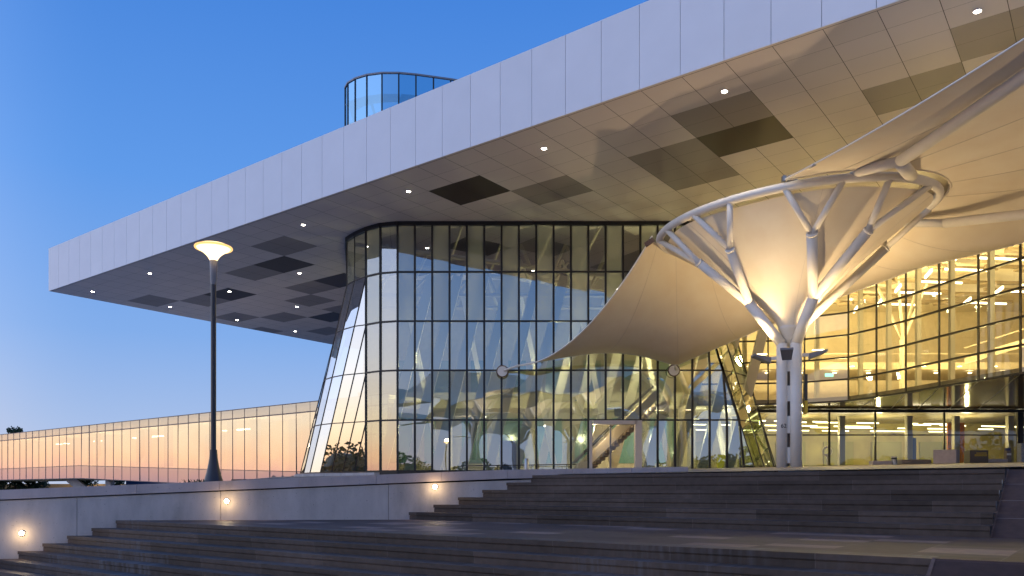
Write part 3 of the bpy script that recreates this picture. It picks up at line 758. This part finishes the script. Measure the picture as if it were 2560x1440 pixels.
for i in range(54):
    x = 19.5 + (i % 6) * 3.6 + random.uniform(-.6, .6); y = 37 + (i // 6) * 3.3 + random.uniform(-.8, .8)
    if x < 27 and y < 50: x += 7
    rf.box((x, y, 14.9), (random.uniform(.9, 2.2), random.uniform(.6, 1.2), .12), rz=random.choice((0.3, .3, -.6))); rf.bar((x - 2.8, y, 15.1), (x + 2.8, y + .4, 15.1), .22)
    if i % 2: st_m.bar((x - 1.5, y - 1, 14.7), (x + 1.7, y - .6, 14.7), .12, .09)
    else: st_m.bar((x + .6, y - .8, 14.5), (x + 1.1, y + 1.0, 14.5), .2, .1)
rf.build('ceiling_baffles', pbr('ceiling_baffle', (.30, .24, .16), .6), wing); st_m.build('ceiling_strips', M_strip, wing)
sp = MB()
for i in range(26):
    x = 17 + (i % 9) * 2.6; y = 58 + (i // 9) * 3.2; sp.lathe((x, y, [9.2, 9.2, 15.5][i // 9] - .05), [(.16, 0), (0, -.01)], 12)
for x, y in ((24.3, 50.5), (25, 47.6), (25.8, 45), (26.4, 42.3)): sp.lathe((x, y, 14.2), [(.13, 0), (0, -.01)], 12)
sp.build('ceiling_spots', M_spotL, wing)
gs = MB(); random.seed(31)
for y, x0, x1, zz in ((58.6, 13, 24, 5.35), (60.2, 20, 36, 5.3), (62.5, 14, 30, 5.3), (64, 24, 41, 5.2), (66.5, 15, 38, 5.2), (61.5, 31, 41, 5.2)):
    x = x0
    while x < x1:
        w = random.uniform(.8, 3.2); t0, t1 = (x - x0) / (x1 - x0), (x + w - x0) / (x1 - x0)
        gs.bar((x, y + 2.2 * t0, zz), (x + w, y + 2.2 * t1, zz), .08, .05); x += w + random.uniform(.5, 2.2)
gs.build('ground_floor_strips', M_strip, wing)
m = MB()
for i, x in enumerate((16.5, 20.5, 24.5, 29.5, 33.0, 37)): m.box((x, 59.2, 3.7), (.4, .4, 3.9))
m.build('ground_floor_columns', M_colm, wing)
m = MB()
for i in range(6): m.box((16 + i * 4.2, 69.7, 3.2), (2.6, .08, 2.4))
m.build('shop_front', pbr('green_shop_front', (.30, .29, .11), .4), wing)
m = MB(); m.box((34.0, 61, 3.6), (1.3, .12, 3.4)); m.build('banner', M_orange, wing)
m = MB(); m.box((30.3, 60.5, 3.0), (.8, .12, 2.2)); m.build('blue_board', M_blue, wing)
m = MB(); m.tube([(21.5, 61, 3.25 + .28 * math.sin(i * math.pi / 12)) if False else (24.0 + .32 * math.cos(i * math.pi / 12), 60.6, 3.1 + .32 * math.sin(i * math.pi / 12)) for i in range(24)], .09, 8, closed=True)
m.tube([(24, 60.6, 1.8), (24, 60.6, 2.8)], .06, 8); m.build('round_emblem', M_cream, wing)
m = MB(); m.box(P(2073, 937.5, 60.3), (.62, .06, .26)); tag(m.build('exit_sign', M_exit, wing), None)
YC = (1, .80, .36)
for x, y, zz, e in ((18, 60, 12.5, 420), (25, 60, 12.5, 480), (28, 53, 12.5, 560), (30, 46, 12.5, 560), (31, 39, 12.5, 420), (33, 57, 8.2, 200), (24, 58, 8.0, 160), (30, 50, 8.0, 200), (32, 42, 8.0, 200)):
    lamp('wing_upper_lamp', 'POINT', (x, y, zz), e * 2.2, YC, wing, shadow_soft_size=.4)
for x, e in ((17, 380), (23, 420), (29, 420), (36, 420)): lamp('wing_ground_lamp', 'POINT', (x, 63, 4.6), e, (1, .82, .42), wing, shadow_soft_size=.08)

# things standing before the wing
def blk(name, u, v, y, size, mat, label, cat, rz=0, group=None):
    p = P(u, v, y); zb = pz(p.x, p.y)
    mb = MB(); mb.box((0, 0, size[2] / 2), size); o = mb.build(name, mat, loc=(p.x, p.y, zb - .01)); o.rotation_euler = (0, 0, rz); return tag(o, label, cat, group)
def bevelled(o, w=.02):
    b = o.modifiers.new('bevel', 'BEVEL'); b.width = w; b.segments = 2; return o
bevelled(blk('stone_block', 2366, 1158, 45, (1.15, 1.1, .78), M_pink, 'large pale pink stone block standing on the plaza at the right', 'stone block', ROT), .015)
bevelled(blk('stone_bench', 2201, 1160, 46, (1.1, .5, .24), M_pink, 'low pale stone bench left of the litter bin', 'bench'))
bevelled(blk('stone_bench', 2285, 1160, 47, (1.7, .6, .28), pbr('grey_bench', (.22, .19, .18), .7), 'long low grey bench between the litter bin and the stone block', 'bench'))
bevelled(blk('stone_bench', 2489, 1156, 48, (1.2, .5, .22), M_pink, 'low pale bench right of the dark sign box', 'bench'))
p = P(2235, 1160, 46); lb = thing('litter_bin', 'small steel cylinder litter bin between two low benches', 'litter bin', loc=(p.x, p.y, pz(p.x, p.y)))
m = MB(); m.lathe((0, 0, 0), [(.17, 0), (.17, .3), (.16, .31)], 20); m.build('bin_body', M_steel, lb); m = MB(); m.lathe((0, 0, 0), [(.15, .31), (.15, .4)], 20); m.build('bin_opening', M_black, lb); m = MB(); m.lathe((0, 0, 0), [(.17, .4), (.17, .46), (0, .47)], 20); m.build('bin_lid', M_steel, lb)
p = P(2440, 1158, 46); sb = thing('sign_box', 'dark brown box with lines of yellow lettering right of the stone block', 'sign', loc=(p.x, p.y, pz(p.x, p.y)))
m = MB(); m.box((0, 0, .36), (1.06, .6, .72)); m.build('cabinet', pbr('brown_cabinet', (.11, .085, .065), .5), sb)
m = MB()
random.seed(3)
for r_, (zz, h_) in enumerate(((.56, .05), (.46, .05), (.40, .035))):
    x = -.25 + .1 * (r_ == 0)
    while x < .42:
        w = random.uniform(.02, .05); m.box((x + w / 2, -.305, zz), (w, .012, h_)); x += w + .012
m.build('lettering', M_yellow, sb)
p = P(2519, 1157, 48); tk = thing('ticket_post', 'brown post with a dark blue and white panel near the right edge', 'post', loc=(p.x, p.y, pz(p.x, p.y)))
m = MB(); m.box((0, 0, .35), (.30, .26, .7)); m.build('post_body', pbr('post_brown', (.2, .15, .12), .5), tk); m = MB(); m.box((0, -.135, .48), (.26, .02, .12)); m.build('white_panel', M_white, tk); m = MB(); m.box((0, 0, .78), (.26, .2, .16)); m.build('blue_head', pbr('navy_panel', (.03, .04, .16), .4), tk)
blk('granite_pillar', 2556, 1157, 44, (.36, .36, 1.05), pbr('speckled_granite', (.22, .22, .25), .5, var=.5, vscale=25), 'speckled grey granite pillar at the right edge', 'pillar')

# ------------------------------------------------------------------ membrane canopy
can = thing('membrane_canopy', 'cream tensile membrane canopy with a funnel on a branching white steel column', 'canopy')
RC = Vector((13.04, 37.69, 0)); E1 = Vector((-.7365, .6764, 0)); E2 = Vector((.6764, .7365, 0)); RZ = 12.77; RA, RB = 6.446, 4.446  # canopy coordinates below were scaled about the camera, the factor baked into the values
def ringp(deg, s=1, z=RZ):
    t = math.radians(deg); return RC + E1 * (RA * s * math.cos(t)) + E2 * (RB * s * math.sin(t)) + Vector((0, 0, z))
def rnorm(p): d = Vector((p.x, p.y, 0)) - RC; return math.hypot(d.dot(E1) / RA, d.dot(E2) / RB)
def at_norm(u, v, rho, far=False):
    """point on the pixel ray whose plan position lies at fraction rho of the ring ellipse (near or far side)"""
    ys = [30 + .02 * i for i in range(780)]
    n = [(rnorm(P(u, v, y)), y) for y in ys]; mn = min(n)
    if mn[0] >= rho: return P(u, v, mn[1])
    side = [(abs(a - rho), y) for a, y in n if (y > mn[1]) == far]
    return P(u, v, min(side)[1])
m = MB(); m.tube([ringp(i * 5) for i in range(72)], .19, 16, closed=True); m.build('ring_beam', M_white, can)
colA, colB, colC = (12.52, 36.93), (13.10, 36.72), (13.41, 37.50)
zb = lambda c: pz(*c) - .03
CZ = 6.85
for c, r in ((colA, .243), (colB, .26), (colC, .235)):
    m = MB(); m.tube([(c[0], c[1], zb(c)), (c[0], c[1], CZ)], r, 24); m.build('column_tube', M_white, can)
def zv(v): return (H - v) / F * 36.8
cang = math.atan2(colB[1] - colA[1], colB[0] - colA[0])
m = MB()
for v0, v1 in ((898, 928), (964, 1003), (1040, 1083), (1118, 1158)):
    z0, z1 = zv(v1), zv(v0)
    m.box(((colA[0] + colB[0]) / 2, (colA[1] + colB[1]) / 2 - .02, (z0 + z1) / 2), (.27, .06, z1 - z0), rz=cang)
m.build('batten_plate', M_white, can)
m = MB(); m.box((12.9, 37.25, 3.9), (.4, .05, 5.4)); m.build('inner_plate', M_greym, can)
JA = at_norm(1873, 758, .36); JB = at_norm(2033, 745, .36); JC = P(1998, 822, 37.9)
Y1, Y2, Y3, Y4 = at_norm(1747, 657, .86), at_norm(1825, 625, .83), at_norm(2030, 586, .80), at_norm(2170, 578, .82)
Y5, Y6 = at_norm(2213, 622, .78, True), at_norm(1803, 688, .84, True)
topA, topB, topC = Vector((*colA, CZ)), Vector((*colB, CZ)), Vector((*colC, CZ))
def strut(p, q, r, name='strut'):
    mm = MB(); mm.tube([p, q], r, 16); mm.build(name, M_white, can)
strut(topA, JA, .235); strut(topB, JB, .25); strut(topC, JC, .225)
for p, q, r in ((JA, Y1, .195), (JA, Y2, .20), (JB, Y3, .225), (JB, Y4, .21), (JC, Y5, .20), (JC, Y6, .185)):
    strut(p, q, r)
    d = (q - p).normalized(); strut(q - d * .03, q + d * .05, r * 1.06, 'strut_collar'); strut(p - d * .02, p + d * .05, r * 1.05, 'strut_collar')
for c, r in ((topA, .24), (topB, .257), (topC, .232)):
    mm = MB(); mm.lathe(c, [(r, -.03), (r + .005, 0), (r, .03)], 24); mm.build('strut_collar', M_white, can)
def near_ring(u, v):
    p = Z(u, v, RZ); best = min(range(360), key=lambda d: (ringp(d) - p).length); return ringp(best, 1, RZ - .1)
for y_, ends in ((Y1, ((1657, 597), (1678, 572))), (Y2, ((1735, 533), (1832, 503))), (Y3, ((1962, 468), (2108, 447))), (Y4, ((2225, 442), (2308, 462)))):
    for e in ends: strut(y_, near_ring(*e), .135, 'branch')
for y_, ends in ((Y5, (150, 118)), (Y6, (18, 58))):
    for e in ends: strut(y_, ringp(e, 1, RZ - .1), .135, 'branch')
# funnel
FZ0 = 7.62; FC = Vector((13.0, 37.2, 0)); G = []
for i in range(29):
    t = i / 28; zz = FZ0 + (RZ - .27 - FZ0) * t; w = t ** 1.30
    row = []
    for k in range(73):
        ph = math.radians(k * 5); e = E1 * (RA * .972 * math.cos(ph)) + E2 * (RB * .972 * math.sin(ph))
        scal = 1 - .02 * (1 - math.cos(ph * 6)) * t ** 3     # gentle scallop between the attachment points
        o = lerp(FC, RC, t); az = math.atan2(e.y, e.x)
        row.append(o + Vector((math.cos(az), math.sin(az), 0)) * (.50 * (1 - t)) + e * w * scal + Vector((0, 0, zz)))
    G.append(row)
m = MB(); m.grid(G); m.build('funnel', M_mem, can)
m = MB()
for k in range(0, 72, 12): m.tube([r_[k] for r_ in G], .010, 6)
m.build('funnel_seam', pbr('funnel_seam_tape', (.70, .62, .50), .7), can)
m = MB(); m.lathe(FC, [(.52, FZ0 + .1), (.54, FZ0), (.50, FZ0 - .05), (.34, FZ0 - .54), (.1, FZ0 - .84), (0, FZ0 - .88)], 28); m.build('funnel_cone', M_white, can)
# outer sail
OP = [(-25, P(1296, 914, 48.7)), (12, P(1688, 914, 48.7)), (40, P(1900, 823, 46.8)), (70, P(2100, 742, 44.0)), (95, P(2300, 668, 40.6)), (120, P(2560, 606, 36.2)), (150, Vector((30, 30, 13.3))), (190, Vector((26, 25, 13.6))), (225, Vector((22.5, 17, 13.9))), (254, Vector((16.4, 16.1, 13.2)))]
def outer(d):
    for (d0, p0), (d1, p1) in zip(OP[:-1], OP[1:]):
        if d <= d1 + 1e-6: return lerp(p0, p1, (d - d0) / (d1 - d0))
    return OP[-1][1]
def sagz(d):
    pts = [(-25, 1.55), (12, 1.3), (70, .7), (150, .4), (200, .12), (254, .35)]
    for (a0, s0), (a1, s1) in zip(pts[:-1], pts[1:]):
        if d <= a1: return s0 + (s1 - s0) * (d - a0) / (a1 - a0)
    return .5
ds = [-25 + i * 279 / 124 for i in range(125)]
G = []
for d in ds:
    pi_, po = ringp(d, 1.065, RZ + .2), outer(d); sg = sagz(d)
    if d < 12:   # scalloped edge between the two anchors
        t = (d + 25) / 37; po = po + (pi_ - po).normalized() * (2.2 * 4 * t * (1 - t) * .5)
    G.append([lerp(pi_, po, s) - Vector((0, 0, sg * 4 * s * (1 - s))) for s in [j / 28 for j in range(29)]])
m = MB(); m.grid(G); m.build('sail', M_mem, can)
m = MB(); m.tube([p + Vector((0, 0, .03)) for p in G[-1]], .035, 8); m.tube(G[0], .045, 8); m.tube([r[-1] for r in G[:18]], .045, 8); m.tube([r[-1] for r in G[16:]], .04, 8); m.build('edge_cable', M_white, can)
m = MB(); m.tube([r[0] for r in G], .05, 8); m.build('sail_edge_rope', M_mem, can)
sm = MB()
for i in range(8, 122, 9): sm.tube([p - Vector((0, 0, .003)) for p in G[i]], .012, 6)
sm.build('sail_seam', pbr('seam_tape', (.68, .61, .49), .7), can)
# booms that carry the sail to its neighbours
b0 = ringp(229, 1, RZ + .2); b1 = P(2252, 402, 30.2); b2 = P(2560, 192, 24.2); b3 = lerp(b1, b2, 1.9)
m = MB(); m.tube([b0, b1], .20, 16); m.tube([b1, b3], .225, 16); m.tube([b1 + Vector((0, 0, -.05)), ringp(203, 1, RZ + .08)], .25, 16); m.build('boom', M_white, can)
c0 = ringp(126, 1, RZ); c1 = P(2362, 558, 36.0); c2 = P(2560, 536, 33.2); c3 = lerp(c1, c2, 2.2)
m = MB(); m.tube([c0, c1], .185, 16); m.tube([c1, c3], .21, 16); m.build('boom', M_white, can)
m = MB(); m.box(b0 + Vector((.1, -.17, .03)), (.5, .1, .40), rz=-.5); m.build('pin_plate', M_white, can)
m = MB()
cl = ringp(252, 1.0, RZ + .28)
for i in range(3): m.box(cl + Vector((-.27 + .22 * i, .08 - .03 * i, .05)), (.15, .2, .22))
m.tube([cl + Vector((.17, 0, .13)), G[-1][3]], .06, 8)
m.build('edge_clamp', M_steel, can)
m = MB(); q = ringp(-24, 1.05, RZ); m.bar(q + Vector((0, 0, .08)), q + Vector((-.42, .08, -.2)), .24, .14); m.build('edge_clamp', M_rust, can)
# floodlight heads on arms
fl_labs = ['grey floodlight head on an arm at the left of the canopy column', 'grey floodlight head facing the viewer on the canopy column', 'grey floodlight head on an arm at the right of the canopy column']
fpos = [(P(1903, 897, 37.0), P(1950, 895, 37.0)), (P(1967, 884, 35.6), P(1967, 890, 36.5)), (P(2045, 886, 36.6), P(1998, 888, 36.8))]
M_flens = emis('flood_lens', (1, .75, .4), 8)
floods = []
for lab, (hp, ap) in zip(fl_labs, fpos):
    t = thing('floodlight', lab, 'floodlight', 'floodlights clamped to the canopy column'); floods.append(t)
    dv = (hp - ap); dv.z = 0; dv.normalize(); sd = Vector((-dv.y, dv.x, 0)); c = hp
    mm = MB()
    mm.hexa([c + dv * (i * .40) + sd * (j * (.28 if i > 0 else .2)) + Vector((0, 0, (.08 * i + (.12 if l > 0 else (-.15 if i < 0 else .03))))) for i in (-1, 1) for j in (-1, 1) for l in (-1, 1)])
    mm.build('flood_head', M_greym, t)
    mm = MB(); mm.bar(ap, c - dv * .34, .12, .15, up=Vector((0, 0, 1))); mm.build('arm', M_white, t)
    ct = c + Vector((0, 0, .205)); mm = MB(); mm.face([ct + dv * (i * .25) + sd * (j * .15) for i, j in ((-1, -1), (1, -1), (1, 1), (-1, 1))]); mm.build('lens', M_flens, t)
FLOOD = (1, .72, .39)
for p, e, look in ((P(1903, 882, 36.9), 600, (-.42, .05, 1)), (P(1967, 869, 34.6), 330, (0, -.42, 1)), (P(2045, 871, 36.5), 760, (.42, 0, 1)), (P(2015, 871, 39.1), 800, (.12, .5, 1))):
    lamp('flood_beam', 'SPOT', p + Vector((0, 0, .1)), e, FLOOD, can, spot_size=math.radians(140), spot_blend=.9, shadow_soft_size=.12, look=look)
# sister canopies of the same row behind the viewer (seen mirrored in the hall glass)
text_mesh('62', .27, M_black, 'column_number', can, Matrix.Translation(Vector((12.52, 36.68, zv(1070)))) @ Matrix.Rotation(math.radians(90), 4, 'X'))
for dx, dy, lab in ((-3.5, -38.5, 'cream membrane canopy just behind the viewer, mirrored in the hall glass near the door'), (-18, -48, 'cream membrane canopy behind the viewer, mirrored in the hall glass at the left'), (-9, -60, 'cream membrane canopy farther behind the viewer, mirrored in the hall glass below the others'), (7, -58, 'cream membrane canopy far behind the viewer, mirrored in the glass right of the door')):
    o = copy_tree(can); o.location = (dx, dy, 3.0); o['label'] = lab  # lifted so the sails cover low sky in the hall reflections
    for c in o.children:
        if c.type == 'LIGHT': c.data = c.data.copy(); c.data.color = (1, .90, .76); c.data.energy *= .75
    o['group'] = 'canopies behind the viewer'
    m = MB(); m.box((12.98, 37.05, -1.7), (1.6, 1.5, 5.9)); m.build('pedestal', M_conc, o)
far_lab = 'added membrane canopy in far rows behind the viewer, covering the mirrored low sky'
for dx, dy in ((-35, -66), (-19, -78), (-1, -82), (17, -76), (-41, -96), (-11, -104), (11, -106)):  # extra unseen canopies added to darken the low sky mirrored in the hall glass
    o = can.copy(); C.objects.link(o); o.location = (dx, dy, 3.0); o['label'] = far_lab; o['group'] = 'canopies behind the viewer'
    for ch in can.children:
        if ch.name.split('.')[0] in ('sail', 'funnel', 'ring_beam', 'column_tube', 'strut', 'branch'):
            c = ch.copy(); C.objects.link(c); c.parent = o
    m = MB(); m.box((12.98, 37.05, -1.7), (1.6, 1.5, 5.9)); m.build('pedestal', M_conc, o)
nb = copy_tree(can); nb.location = (14.5, -13.5, -.15); 
for c in nb.children:
    if c.type == 'LIGHT': c.data = c.data.copy(); c.data.energy *= 1.5
nb['label'] = 'neighbouring canopy column and funnel outside the picture to the right'
for c in list(nb.children):
    if c.name.split('.')[0] in ('sail', 'edge_cable', 'sail_edge_rope', 'sail_seam', 'boom', 'pin_plate', 'edge_clamp', 'column_number'): bpy.data.objects.remove(c)
# anchor discs on the hall mullions
for u, v, lab in ((1256, 928, 'round white anchor plate on the hall front at the left tip of the canopy'), (1685, 926, 'round anchor plate on the hall front at the middle tip of the canopy')):
    t = thing('anchor_plate', lab, 'anchor plate', 'anchor plates of the canopy on the hall front'); c = P(u, v, 49.6)
    mm = MB(); ring = [(math.cos(2 * math.pi * i / 20 ) * .34, math.sin(2 * math.pi * i / 20) * .34) for i in range(20)]
    mm.face([(c.x + a, c.y, c.z + b_) for a, b_ in ring]); mm.face([(c.x + a, c.y + .08, c.z + b_) for a, b_ in ring][::-1])
    mm.build('disc', M_white, t)
    mm = MB(); mm.tube([(c.x + a, c.y + .04, c.z + b_) for a, b_ in ring], .05, 8, closed=True); mm.build('rim', M_rust, t)
    e = OP[0][1] if u < 1500 else OP[1][1]
    mm = MB(); mm.tube([c + Vector((.1, -.02, .05)), e], .07, 8); mm.build('tension_rod', M_white, t)
# sign on the column
sg = thing('column_sign', 'narrow dark and yellow sign fixed to the right side of the canopy column', 'sign', loc=(13.60, 36.9, zv(986)), rz=-.25)
m = MB(); m.box((0, 0, .30), (.12, .70, 1.2)); m.build('dark_panel', M_dark, sg)
m = MB(); m.box((0, 0, -.60), (.125, .71, .57)); m.build('yellow_panel', M_yellow, sg)

# ------------------------------------------------------------------ glass link building on the left
lk = thing('glass_link', 'long raised glass walled link building reflecting the sunset at the left', 'building')
LP = Vector((-15.3, 62, 0))
def lpt(s, z): return LP + ADIR * s + Vector((0, 0, z))
def lowz(s):
    pts = [(-12, 1.2), (0, 1.55), (15.4, 2.04), (39, 2.84), (110, 2.84)]
    for (a0, s0), (a1, s1) in zip(pts[:-1], pts[1:]):
        if s <= a1: return s0 + (s1 - s0) * (s - a0) / (a1 - a0)
    return 2.84
ss = [-8 + 1.73 * i for i in range(52)]
fr = MB()
for s in ss: fr.bar(lpt(s, lowz(s) - 1.36), lpt(s, 7.07), .045, .06)
for s0, s1 in zip(ss[:-1], ss[1:]):
    for f, w in ((lambda s: 7.07, .07), (lambda s: 6.3, .09), (lowz, .06), (lambda s: lowz(s) - 1.36, .07)): fr.bar(lpt(s0, f(s0)), lpt(s1, f(s1)), .06, w, up=Vector((0, 0, 1)))
lf = fr.build('link_frame', pbr('link_frame', (.19, .14, .135), .5), lk)
for s0, s1 in zip(ss[:-1], ss[1:]):
    m = MB(); tl = random.gauss(0, .012); tv = random.gauss(0, .006); n_ = lambda s, z: lpt(s, z) + BDIR * (tl * (s - s0 - .85) * .5 + tv * (z - 4) * .4)
    m.face([n_(s0, lowz(s0)), n_(s1, lowz(s1)), n_(s1, 6.3), n_(s0, 6.3)], 0)
    m.face([n_(s0, 6.3), n_(s1, 6.3), n_(s1, 7.07), n_(s0, 7.07)], 1)
    m.face([n_(s0, lowz(s0) - 1.36), n_(s1, lowz(s1) - 1.36), n_(s1, lowz(s1)), n_(s0, lowz(s0))], 1)
    m.build('glass_panel', [M_bridge, M_bridgeb], lf)
m = MB()
for s0, s1 in zip(ss[:-1], ss[1:]):
    m.hexa([lpt(s, z) + BDIR * o for s in (s0, s1) for o in (.08, 7) for z in (lowz(s) - 1.4, lowz(s) - .1)])
m.build('floor_slab', M_ochre, lk)
m = MB(); m.hexa([lpt(s, z) + BDIR * o for s in (ss[0], ss[-1]) for o in (.08, 7) for z in (6.75, 7.02)]); m.build('roof_slab', M_ceil, lk)
m = MB(); m.hexa([lpt(s, z) + BDIR * o for s in (ss[0], ss[-1]) for o in (6.8, 7) for z in (1.4, 6.75)]); m.build('rear_wall', M_cream, lk)
m = MB()
for s in (13.0, 13.8, 14.6, 16.5, 28, 29, 30, 33, 41, 42, 43, 49, 51): m.box(lpt(s, 5.72) + BDIR * 3.0, (.62, .5, .08), rz=math.atan2(ADIR.y, ADIR.x))
m.build('ceiling_lights', emis('link_strip', (1, .86, .62), 6), lk)
for s in (2, 12, 22, 32, 42, 52, 62): lamp('link_lamp', 'POINT', lpt(s, 5.2) + BDIR * 3.5, 80, (1, .86, .66), lk, shadow_soft_size=.3)
for s in (44, 78):
    m = MB(); m.bar(lpt(s, 1.5) + BDIR * 1.2, lpt(s - 4.5, -1.75) + BDIR * 3.2, .9, .5); m.bar(lpt(s - 9, 1.3) + BDIR * 1.2, lpt(s - 4.7, -1.75) + BDIR * 3.3, .7, .5); m.build('leaning_support', M_conc, lk)
bl = [pbr('blind_a', (.66, .60, .52), .8), pbr('blind_b', (.52, .46, .40), .8), pbr('blind_c', (.36, .32, .29), .8)]
m = MB()
for s0, s1 in zip(ss[:-1], ss[1:]):
    if random.random() < .75:
        zt = random.choice((5.9, 6.2, 6.2, 5.2)); x0 = s0 + random.uniform(.03, .5)
        m.face([lpt(x0, lowz(s0) + random.choice((0, .2, 1.2))) + BDIR * .55, lpt(s1 - .04, lowz(s1) + .1) + BDIR * .55, lpt(s1 - .04, zt) + BDIR * .55, lpt(x0, zt) + BDIR * .55], random.choice((0, 0, 1, 1, 2)))
m.build('inner_blinds', bl, lk)

# ------------------------------------------------------------------ far things under and behind the link
m = MB(); m.box((-60, 118, -.4), (90, .5, 3.2)); fw = tag(m.build('garden_wall', M_ochre), 'long ochre wall seen through the gap under the glass link', 'wall')
lamp('garden_lamp', 'POINT', (-62, 114, 1.2), 260, (1, .7, .32), None, shadow_soft_size=.3)
fb = thing('low_building', 'low dark blue glazed building with small lights under the glass link', 'building', loc=(-36, 104, -1.75))
m = MB(); m.box((0, 0, 1.7), (26, 6, 3.4)); m.build('facade', pbr('blue_facade', (.03, .07, .16), .2), fb)
m = MB()
for i in range(22):
    m.box((-12 + i * 1.1 + random.uniform(-.3, .3), -3.02, random.uniform(1.5, 2.9)), (random.uniform(.1, .35), .04, random.uniform(.1, .5)))
m.build('window_light', emis('shop_light', (.5, .75, 1), 1.4), fb)
def tree(name, label, base, trunk_h, crown_r, crown_h, n, seed, leafs=.18):
    rnd = random.Random(seed); t = thing(name, label, 'tree', loc=base)
    m = MB(); m.tube([(0, 0, 0), (.1, .05, trunk_h * .5), (.02, 0, trunk_h), (.1, 0, trunk_h + crown_h * .6)], [.16, .12, .10, .03], 8)
    blobs = []
    for i in range(16):
        a = rnd.uniform(0, 6.28); r = crown_r * math.sqrt(rnd.random()) * .8; zz = trunk_h + crown_h * rnd.random()
        k = 1 - abs((zz - trunk_h) / crown_h - .4); e = Vector((r * k * math.cos(a), r * k * math.sin(a), zz)); blobs.append((e, crown_r * rnd.uniform(.22, .42)))
        m.tube([(0, 0, trunk_h * .8 + .2 * zz * .2), tuple(e)], [.05, .015], 6)
    m.build('trunk', M_bark, t)
    m = MB()
    for i in range(n):
        e, r = blobs[i % 16]; d = Vector((rnd.gauss(0, 1), rnd.gauss(0, 1), rnd.gauss(0, .8))); d = d.normalized() * r * rnd.random() ** .4
        p = e + d; x = Vector((rnd.gauss(0, 1), rnd.gauss(0, 1), rnd.gauss(0, 1))).normalized() * leafs; y = x.orthogonal().normalized() * leafs * .6
        m.face([p - x, p + y, p + x, p - y])
    m.build('crown', M_leaf, t); return t
tree('pine_tree', 'dark tree top rising above the far left end of the link', (-72.5, 116, -1.75), 6, 1.9, 5.0, 1600, 1)
tree('pine_tree', 'green tree top at the very left edge above the link', (-76.3, 116, -1.75), 5.2, 2.6, 4.4, 1600, 2)
for i, (u, y, lab) in enumerate(((8, 104, 'dark shrub like tree below the link at the left edge'), (38, 106, 'dark bushy tree below the link, second from the left'), (72, 107, 'small thin tree below the link with a bent trunk'), (105, 108, 'thin tree below the link left of the leaning support'), (222, 98, 'dark small tree right of the leaning support'), (292, 99, 'brownish small tree before the blue building'))):
    tree('garden_tree', lab, ((u - 1280) / F * y, y, -1.75), 1.5, 1.4, 1.9, 600, 20 + i, .16)
m = MB()
for u in (222, 308): 
    p = P(u, 1213, 84); m.tube([(p.x, p.y, -1.75), (p.x, p.y, 1.1)], .06, 8)
tag(m.build('flag_pole', M_white), 'pair of thin white poles under the glass link', 'pole') if False else None

# ------------------------------------------------------------------ far treeline behind the viewer (seen mirrored in the glass)
rnd = random.Random(9); m = MB()
for i in range(30000):
    az = math.radians(rnd.uniform(150, 350)); r = rnd.uniform(118, 140)
    top = (5.0 if az < 3.02 else 8.5 if az < 3.25 else 4.2 if az < 4.1 else 9.5) + (.6 if az < 3.02 else 1) * (2.2 * math.sin(az * 9) + 1.6 * math.sin(az * 23 + 1)) + (1.5 if math.sin(az * 41) > .6 else 0)
    p = Vector((r * math.cos(az), r * math.sin(az), -1.7 + max(1.5, top) * rnd.random() ** .7))
    x = Vector((rnd.gauss(0, 1), rnd.gauss(0, 1), rnd.gauss(0, .6))).normalized() * .55; y = x.orthogonal().normalized() * .4
    m.face([p - x, p + y, p + x, p - y])
prof = []
for i in range(301):
    az = math.radians(150 + i * .6667)
    top = (5.0 if az < 3.02 else 8.5 if az < 3.25 else 4.2 if az < 4.1 else 9.5) + (.6 if az < 3.02 else 1) * (2.2 * math.sin(az * 9) + 1.6 * math.sin(az * 23 + 1)) + .6 * math.sin(az * 97)
    c, s_ = math.cos(az), math.sin(az); zt = -1.7 + max(1.2, top * .86)
    prof.append([Vector((124 * c, 124 * s_, -1.7)), Vector((126 * c, 126 * s_, zt - .6)), Vector((129 * c, 129 * s_, zt)), Vector((132 * c, 132 * s_, zt - .7)), Vector((134 * c, 134 * s_, -1.7))])
m.grid(prof)
tag(m.build('treeline', M_leaf), 'far wood along the horizon mirrored in the glass', 'wood', kind='stuff')
